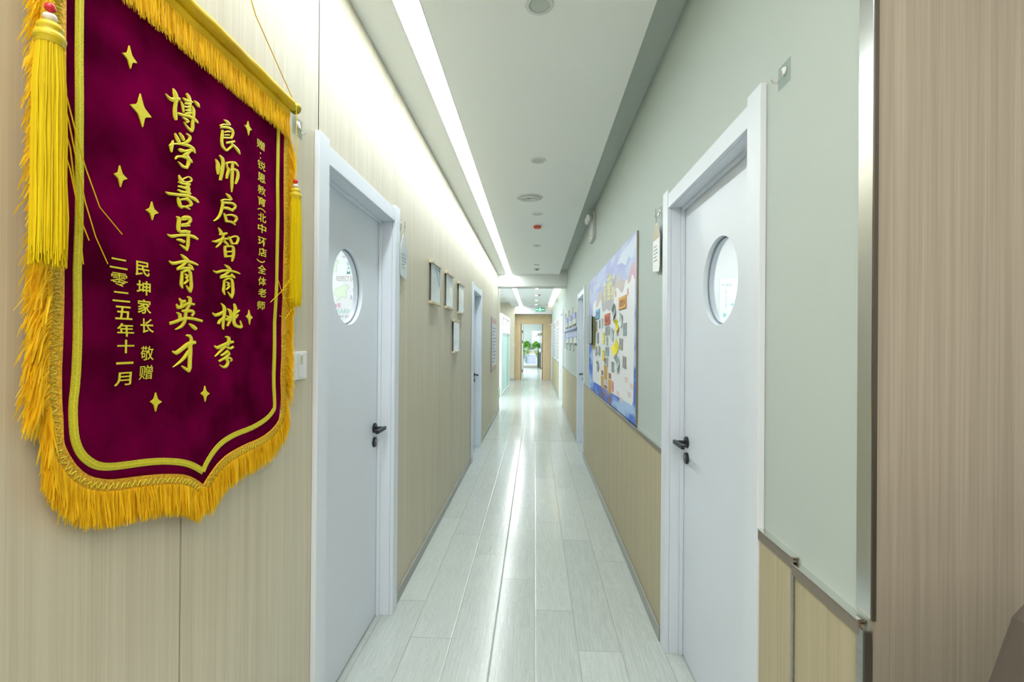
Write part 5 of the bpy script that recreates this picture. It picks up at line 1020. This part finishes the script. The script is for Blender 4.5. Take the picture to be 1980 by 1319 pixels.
# ------------------------------------------------------------------ lilac acrylic honour cards beyond door 4
LIL = mat('lilac_print', (.36, .41, .72), .5); ACR = mat('white_acrylic', (.74, .78, .80), .3)
t = thing('wall_rail', 'slim lilac shelf rail between the two rows of cards', 'rail', (XR, 8.52, 1.664), RW)
obj('bar', B().box(-1.50, 1.50, -.028, -.0005, 0, .026), LIL, t, bevel=.002)
obj('end_drop', B().box(-1.37, -1.345, -.012, -.0005, -.34, -.0005), LIL, t)
for yc, lb in ((7.53, 'nearest'), (8.42, 'middle'), (9.27, 'farthest')):
    t = thing('honour_card', 'lilac headed white wall card, %s of the upper row' % lb, 'wall card', (XR, yc, 1.742), RW, 'honour cards above the lilac rail')
    obj('header', B().box(-.26, .26, -.016, -.0005, .09, .18), LIL, t, bevel=.002)
    obj('panel', B().box(-.25, .25, -.012, -.0005, .004, .0895), ACR, t)
    obj('ledge', B().box(-.27, .27, -.024, -.0005, -.01, .0035), 'alu_brown', t)
    obj('strut', B().box(-.285, -.265, -.018, -.0005, .0038, .30), 'plastic_grey', t)
    b = B().lathe([(.025, -.0162), (.001, -.0166)], (0, 0, .135), 'y', 12); obj('emblem', b, 'plastic', t, fixn=True)
    b = B()
    for k in range(3): b.box(-.18, .16, -.0126, -.0121, .02 + .022 * k, .026 + .022 * k)
    obj('text_rows', b, 'ink_lines', t)
for yc, lb in ((7.34, 'nearest'), (8.15, 'middle'), (9.02, 'farthest')):
    t = thing('honour_card', 'lilac headed white wall card, %s of the lower row' % lb, 'wall card', (XR, yc, 1.44), RW, 'honour cards below the lilac rail')
    obj('header', B().box(-.40, .40, -.016, -.0005, .10, .18), LIL, t, bevel=.002)
    obj('panel', B().box(-.20, .20, -.012, -.0005, .004, .0995), ACR, t)
    obj('ledge', B().box(-.20, .20, -.024, -.0005, -.008, .0035), 'alu_brown', t)
    obj('strut', B().box(-.275, -.25, -.014, -.0005, -.115, .0995), 'plastic_grey', t)
    obj('strut_foot', B().box(-.29, -.20, -.02, -.0005, -.125, -.1155), 'alu_brown', t)
    for x in (-.22, 0, .22):
        obj('emblem', B().lathe([(.024, -.0162), (.001, -.0166)], (x, 0, .14), 'y', 12), 'plastic', t, fixn=True)
# tall posters beyond the side doorway
GP2 = mat('grey_photo_grid', (.62, .62, .64), .4)
for yc, lb in ((12.75, 'nearer to the camera'), (14.95, 'farther from the camera')):
    t = thing('tall_poster', 'tall grey photo poster on the far right wall, the one %s' % lb, 'poster', (XR, yc, .945), RW, 'tall posters on the far right wall')
    obj('frame', B().box(-.66, .66, -.014, -.0005, 0, 1.19), 'plastic', t, bevel=.002)
    sh = obj('sheet', B().box(-.64, .64, -.0155, -.0142, .02, 1.17), GP2, t)
    b = B()
    for k in range(9):
        for j in range(5): b.box(-.58 + .24 * j, -.40 + .24 * j, -.0164, -.0156, .07 + .095 * k, .145 + .095 * k)
    obj('photo_grid', b, mat('muted_photos', (.34, .33, .36), .5, var=(.5, .48, .5), vscale=(12, 12, 12)), sh)
    obj('header', B().box(-.56, .56, -.0164, -.0156, .95, 1.12), mat('muted_header', (.48, .40, .40), .5), sh)
t = thing('wall_sounder', 'small grey box high on the far right wall under the lit cove', 'alarm', (XR, 13.25, 2.60), RW)
obj('case', B().box(-.09, .09, -.05, -.0005, 0, .11), 'plastic_grey', t, bevel=.006)
obj('grille', B().box(-.06, .06, -.053, -.0502, .02, .09), 'gasket', t)
# closer on door 5
t = thing('door_closer', 'white door closer arm over the far right door', 'door closer', (XR, 17.35, 2.06), RW)
obj('body', B().box(.05, .30, -.045, -.0195, .03, .085), 'plastic', t, bevel=.004)
obj('arm', B().tube([(.12, -.05, .055), (-.06, -.16, .052), (-.02, -.05, .07)], .009, 8), 'plastic', t)

# ------------------------------------------------------------------ glazed partition on the left beyond the beam
t = thing('glass_partition', 'white framed partition with frosted teal glass panes on the left', 'glass partition', (-.93, 12.5, 0), R(90 - 0))
t.rotation_euler = (0, 0, math.atan2(2.85, .075))
Lp = 2.85; H = 2.23
b = B().box(0, .30, -.035, .035, 0, H).box(1.40, 1.55, -.035, .035, 0, H).box(Lp - .12, Lp, -.035, .035, 0, H)
b.box(.30, 1.40, -.035, .035, H - .09, H).box(1.55, Lp - .12, -.035, .035, H - .09, H)
b.box(.30, 1.40, -.035, .035, 0, .05).box(1.55, Lp - .12, -.035, .035, 0, .05)
obj('frame', b, 'white_frame', t, bevel=.003)
for x0, x1 in ((.30, 1.40), (1.55, Lp - .12)):
    obj('frosted_pane', B().box(x0 + .002, x1 - .002, -.006, .006, .052, 1.69), 'frost', t)
    obj('clear_pane', B().box(x0 + .002, x1 - .002, -.004, .004, 1.692, H - .092), 'glass', t)
    obj('mullion', B().box((x0 + x1) / 2 + .08, (x0 + x1) / 2 + .13, -.02, .02, 1.73, H - .092), 'white_frame', t)
    obj('transom', B().box(x0 + .002, x1 - .002, -.03, .03, 1.6905, 1.72), 'white_frame', t)
t = thing('light_switch', 'tiny white switch on the end wall beside the oak slats', 'switch', (-.80, 17.62, 1.36))
obj('plate', B().box(-.02, .02, -.012, -.0005, -.05, .05), 'plastic', t, bevel=.003)
obj('rocker', B().box(-.012, .012, -.015, -.0122, -.03, .03), 'plastic_grey', t)

# ------------------------------------------------------------------ the end room
t = thing('reception_counter', 'beige counter with white framed blue glass front seen through the end doorway', 'counter', (-.35, 26.35, 0))
obj('body', B().box(-1.2, .50, 0, .45, .10, .985), 'panel', t)
obj('plinth', B().box(-1.2, .50, .02, .45, 0, .0995), 'base', t)
obj('top', B().box(-1.22, .62, -.05, .47, .9855, 1.02), 'white_frame', t, bevel=.004)
fr = obj('window_frame', B().box(-.70, -.655, -.02, -.0005, .17, .80).box(-.20, -.15, -.02, -.0005, .17, .80).box(.41, .47, -.02, -.0005, .17, .80)
         .box(-.655, -.20, -.02, -.0005, .75, .80).box(-.15, .41, -.02, -.0005, .75, .80).box(-.655, -.20, -.02, -.0005, .17, .22).box(-.15, .41, -.02, -.0005, .17, .22), 'white_frame', t)
for x0, x1 in ((-.654, -.201), (-.149, .409)):
    pn = obj('blue_pane', B().box(x0, x1, -.01, -.0005, .221, .749), mat('blue_grey_pane', (.50, .55, .74), .3, var=(.60, .65, .80), vscale=(3, 3, 9)), t)
    b = B()
    for k in range(6): b.box(x0 + .01, x1 - .01, -.0116, -.0101, .27 + .08 * k, .285 + .08 * k)
    obj('slat_lines', b, mat('blue_grey_lines', (.36, .40, .60), .4), pn)
LEAF = mat('pothos_leaf', (.17, .44, .05), .45, island=.6)
def pothos(x, y, z, w_, h_, nl, trails, label, seed):
    rr = random.Random(seed)
    t = thing('pothos_plant', label, 'plant', (x, y, z), 0, 'trailing plants on the counter')
    obj('pot', B().lathe([(.001, .0005), (.09, .0005), (.12, .15), (.125, .16), (.11, .16), (.1, .10), (.001, .10)], n=20), 'plastic', t, fixn=True)
    b = B()
    def leaf(p, s):
        d = Vector((rr.gauss(0, 1), rr.gauss(-.5, 1), rr.gauss(-.1, .6))).normalized(); u = Vector((rr.gauss(0, 1), rr.gauss(0, 1), rr.gauss(0, 1))).normalized()
        sd = d.cross(u).normalized(); nn = sd.cross(d); p = Vector(p)
        q = [p - d * s * .5, p - d * s * .25 + sd * s * .38, p + d * s * .1 + sd * s * .32, p + d * s * .6, p + d * s * .1 - sd * s * .32, p - d * s * .25 - sd * s * .38]
        b.quad(q[0], q[1], q[2], q[3] + nn * -.01); b.quad(q[0], q[3] + nn * -.01, q[4], q[5])
    for k in range(nl):
        a = rr.uniform(0, 2 * PI); r = math.sqrt(rr.random()); e = rr.random()
        leaf((w_ * r * math.cos(a), .16 * r * math.sin(a), .14 + h_ * e * (1.1 - .6 * r)), rr.uniform(.06, .11))
    st = B()
    for (tx, ln, n) in trails:
        st.tube([(tx * .6, -.1, .2), (tx, -.32, .16), (tx + .01, -.355, 0), (tx - .01, -.36, -ln * .5), (tx + .02, -.36, -ln)], .004, 5)
        for k in range(n):
            f = rr.random() ** 1.2
            leaf((tx + rr.gauss(0, .045 * (1 - f) + .012), -.36 + rr.gauss(0, .012), .18 - (ln + .18) * f), rr.uniform(.05, .09))
    obj('leaves', b, LEAF, t); obj('vines', st, mat('vine_stem', (.12, .22, .04), .6), t)
pothos(-.48, 26.56, 1.02, .23, .40, 620, [(-.16, .50, 90), (-.02, .70, 45), (.08, .25, 30)], 'bushy green pothos trailing long over the left of the counter', 1)
pothos(.07, 26.56, 1.02, .21, .38, 480, [(.03, .45, 22), (-.08, .18, 14)], 'bushy green pothos on the right of the counter', 2)
# tall dark cabinet end and devices
t = thing('desk_side', 'dark wood desk end with white front beside the counter', 'desk', (.30, 26.0, 0))
obj('dark_end', B().box(-.03, .05, -.3, .3, .0, .90), mat('dark_wood', (.12, .10, .08), .5), t, bevel=.004)
obj('white_front', B().box(.0505, .8, -.28, .28, .06, .88), 'plastic', t)
obj('plinth', B().box(.0505, .8, -.25, .25, 0, .0595), 'black', t)
t = thing('water_jug', 'pale clear jug standing on the dark desk end', 'jug', (.305, 25.95, .9005))
obj('body', B().lathe([(.001, 0), (.065, 0), (.07, .12), (.05, .2), (.001, .2)], n=18), mat('pale_glass', (.62, .74, .74), .2), t, fixn=True)
obj('lid', B().lathe([(.001, .2005), (.05, .2005), (.04, .23), (.001, .235)], n=18), 'gasket', t, fixn=True)
t = thing('monitor', 'black screen standing on the desk at the right of the doorway', 'monitor', (.43, 25.85, .8805))
obj('screen', B().box(-.045, .3, -.02, .02, .03, .45), 'black', t, bevel=.003)
obj('stand', B().box(.02, .16, -.08, .08, 0, .012).box(.08, .10, .021, .03, .0125, .2), 'black', t)
for x0, x1, lb, part in ((-.185, .300, 'white wall picture with dark branch and small red mark in the end room', 0), (.325, .82, 'white wall picture cut by the right doorway edge in the end room', 1)):
    xc = (x0 + x1) / 2; w2 = (x1 - x0) / 2
    t = thing('wall_picture', lb, 'picture', (xc, 27.0, 1.40), 0, 'pictures on the end room wall')
    obj('canvas', B().box(-w2, w2, -.03, -.0005, 0, .72), mat('picture_white', (.86, .87, .86), .6), t, bevel=.002)
    b = B(); yy, y2 = -.0312, -.0302
    dk = mat('branch_print', (.06, .08, .07), .6); tn = mat('tan_print', (.45, .38, .28), .6)
    if part == 0:
        b.prism([(-.02, .37), (.10, .50), (.115, .49), (-.01, .36)], yy, y2); b.prism([(.02, .52), (.06, .545), (.065, .535), (.02, .51)], yy, y2)
        b.prism([(.08, .50), (.13, .57), (.17, .53), (.13, .47)], yy, y2)
        obj('branch_print', b, dk, t)
        obj('leaf_print', B().prism([(.11, .45), (.13, .54), (.19, .58), (w2 - .001, .58), (w2 - .001, .42), (.16, .42)], yy + .0002, y2), tn, t)
        obj('red_mark', B().prism([(-.12 + .035 * math.cos(k), .12 + .035 * math.sin(k)) for k in [i * PI / 4 for i in range(8)]], yy, y2), mat('red_seal_print', (.55, .25, .18), .6), t)
    else:
        obj('branch_print', b.prism([(-w2 + .001, .48), (-w2 + .06, .46), (-w2 + .07, .60), (-w2 + .001, .60)], yy, y2), dk, t)
        obj('leaf_print', B().prism([(-w2 + .001, .40), (-w2 + .06, .40), (-w2 + .06, .45), (-w2 + .001, .47)], yy, y2), tn, t)

# ------------------------------------------------------------------ stickers and a poster seen through the round door windows
YW = 4.6
def dec(name, label, items, m, cat='wall lettering', bold=.02):
    x = sum(i[1] for i in items) / len(items); z = sum(i[2] for i in items) / len(items)
    b = B()
    for s, ix, iz, ww, hh, rot in items: text(b, s, ix - x, iz - z, ww, hh, -.0012, bold, rot=rot)
    n = len(b.v); F = list(b.f)
    b.v += [(p[0], -.0003, p[2]) for p in b.v[:n]]
    for f in F: b.f.append(tuple(n + i for i in reversed(f)))
    return tag(obj(name, b, m, None, (x, YW, z)), label, cat)
c_ = lambda n, c: mat(n, c, .6)
dec('wall_lettering', 'pale grey words respect each on the classroom wall seen through the left round window', [('RESPECT EACH OTHER', -1.830, 2.078, .352, .052, 0)], c_('grey_vinyl', (.52, .47, .46)), bold=.01)
dec('wall_lettering', 'vertical teal word team on the classroom wall seen through the left round window', [('T', -1.884, 2.270, .03, .034, 0), ('E', -1.883, 2.228, .024, .034, 0), ('A', -1.881, 2.184, .034, .034, 0), ('M', -1.881, 2.139, .036, .034, 0)], c_('teal_vinyl', (.22, .55, .50)))
dec('wall_lettering', 'slanted dark word we near the top of the left round window', [('We', -1.918, 2.299, .05, .032, .35)], c_('slate_vinyl', (.30, .36, .45)), bold=0)
dec('wall_lettering', 'thin blue grey capitals t and r seen at the right of the left round window', [('T', -1.830, 1.952, .024, .044, 0), ('R', -1.848, 1.887, .022, .044, 0)], c_('denim_vinyl', (.32, .42, .58)), bold=0)
dec('wall_lettering', 'rose coloured letters we above the teal word in the left round window', [('WE', -2.005, 1.806, .095, .042, 0)], c_('rose_vinyl', (.72, .30, .40)))
dec('wall_lettering', 'mint green word learn low in the left round window', [('LEARN', -1.938, 1.748, .178, .046, 0)], c_('mint_vinyl', (.40, .66, .60)), bold=.005)
dec('wall_lettering', 'navy words try our at the bottom of the left round window', [('TRY OUR', -1.915, 1.694, .17, .026, 0), ('P', -1.832, 1.735, .014, .022, 0)], c_('navy_vinyl', (.26, .28, .48)), bold=.005)
def frog(x, z, s, label):
    t = thing('wall_decal', label, 'wall decal', (x, YW, z), 0)
    body = hill([(-.075, -.02), (-.05, .03), (.0, .055), (.03, .075), (.055, .075), (.07, .055), (.065, .035), (.045, .015), (.05, -.02), (.045, -.05), (.02, -.05), (.01, -.035), (-.01, -.05), (-.02, -.08), (-.045, -.08), (-.03, -.06), (-.045, -.035)])
    body = [(a * s, c * s) for a, c in body]
    obj('body', B().prism(body, -.0012, -.0003), c_('lime_vinyl', (.74, .90, .66)), t, fixn=True)
    b = B()
    for i in range(len(body)):
        a, c = Vector(body[i]), Vector(body[(i + 1) % len(body)]); d = (c - a)
        if d.length < 1e-6: continue
        nn = Vector((-d.y, d.x)).normalized() * .0009
        b.prism([tuple(a - nn), tuple(c - nn), tuple(c + nn), tuple(a + nn)], -.0018, -.0013)
    obj('outline', b, c_('sage_vinyl', (.30, .45, .35)), t, fixn=True)
    b = B()
    for ex in (.043, .057): b.lathe([(.004 * s, -.0018), (.001, -.0019)], (ex * s, 0, .062 * s), 'y', 10)
    obj('eyes', b, 'ink_grey', t, fixn=True)
frog(-1.955, 1.94, 1.05, 'lime green frog sticker in the middle of the left round window')
frog(-2.05, 2.195, .95, 'lime green frog sticker cut by the far left edge of the left round window')
t = thing('classroom_poster', 'white poster with faint writing seen through the right round window', 'poster', (2.20, 5.0, 1.25), 0)
obj('sheet', B().box(-.265, .40, -.004, -.0005, 0, .882), mat('poster_white', (.93, .94, .95), .5), t)
b = B(); text(b, '新课程', -.193, .818, .10, .028, -.0046, .0)
for k, chh in enumerate('认真听讲积极思考'): text(b, chh, -.197, .773 - .027 * k, .018, .018, -.0046, 0)
obj('writing', b, mat('faint_blue_print', (.45, .55, .62), .6), t)
obj('teal_marks', B().prism([(-.158, .612), (-.12, .60), (-.13, .63)], -.0046, -.0041).prism([(-.225, .53), (-.225, .47), (-.19, .505)], -.0046, -.0041), c_('aqua_print', (.30, .70, .74)), t)
# dark wedge low at the right, given the form of a chair back
t = thing('dark_wedge', 'dark brown sloping wedge at the lower right before the taupe panel', 'furniture', (.524, .575, 0), 0)
bk = [(.0, .78), (.014, .95), (.03, 1.03), (.06, 1.12), (.12, 1.19), (.30, 1.22), (.50, 1.20), (.55, 1.1), (.56, .78)]
DB = mat('dark_brown_cloth', (.085, .07, .055), .8)
obj('backrest', B().prism(bk, -.03, .03), DB, t, bevel=.012, fixn=True)
obj('seat', B().box(.02, .54, -.47, -.031, .60, .69), DB, t, bevel=.02)
for x in (.06, .50):
    obj('leg', B().tube([(x, -.43, .61), (x, -.45, 0)], .018, 10), 'black', t)
    obj('leg', B().tube([(x, 0, .80), (x, .02, 0)], .018, 10), 'black', t)
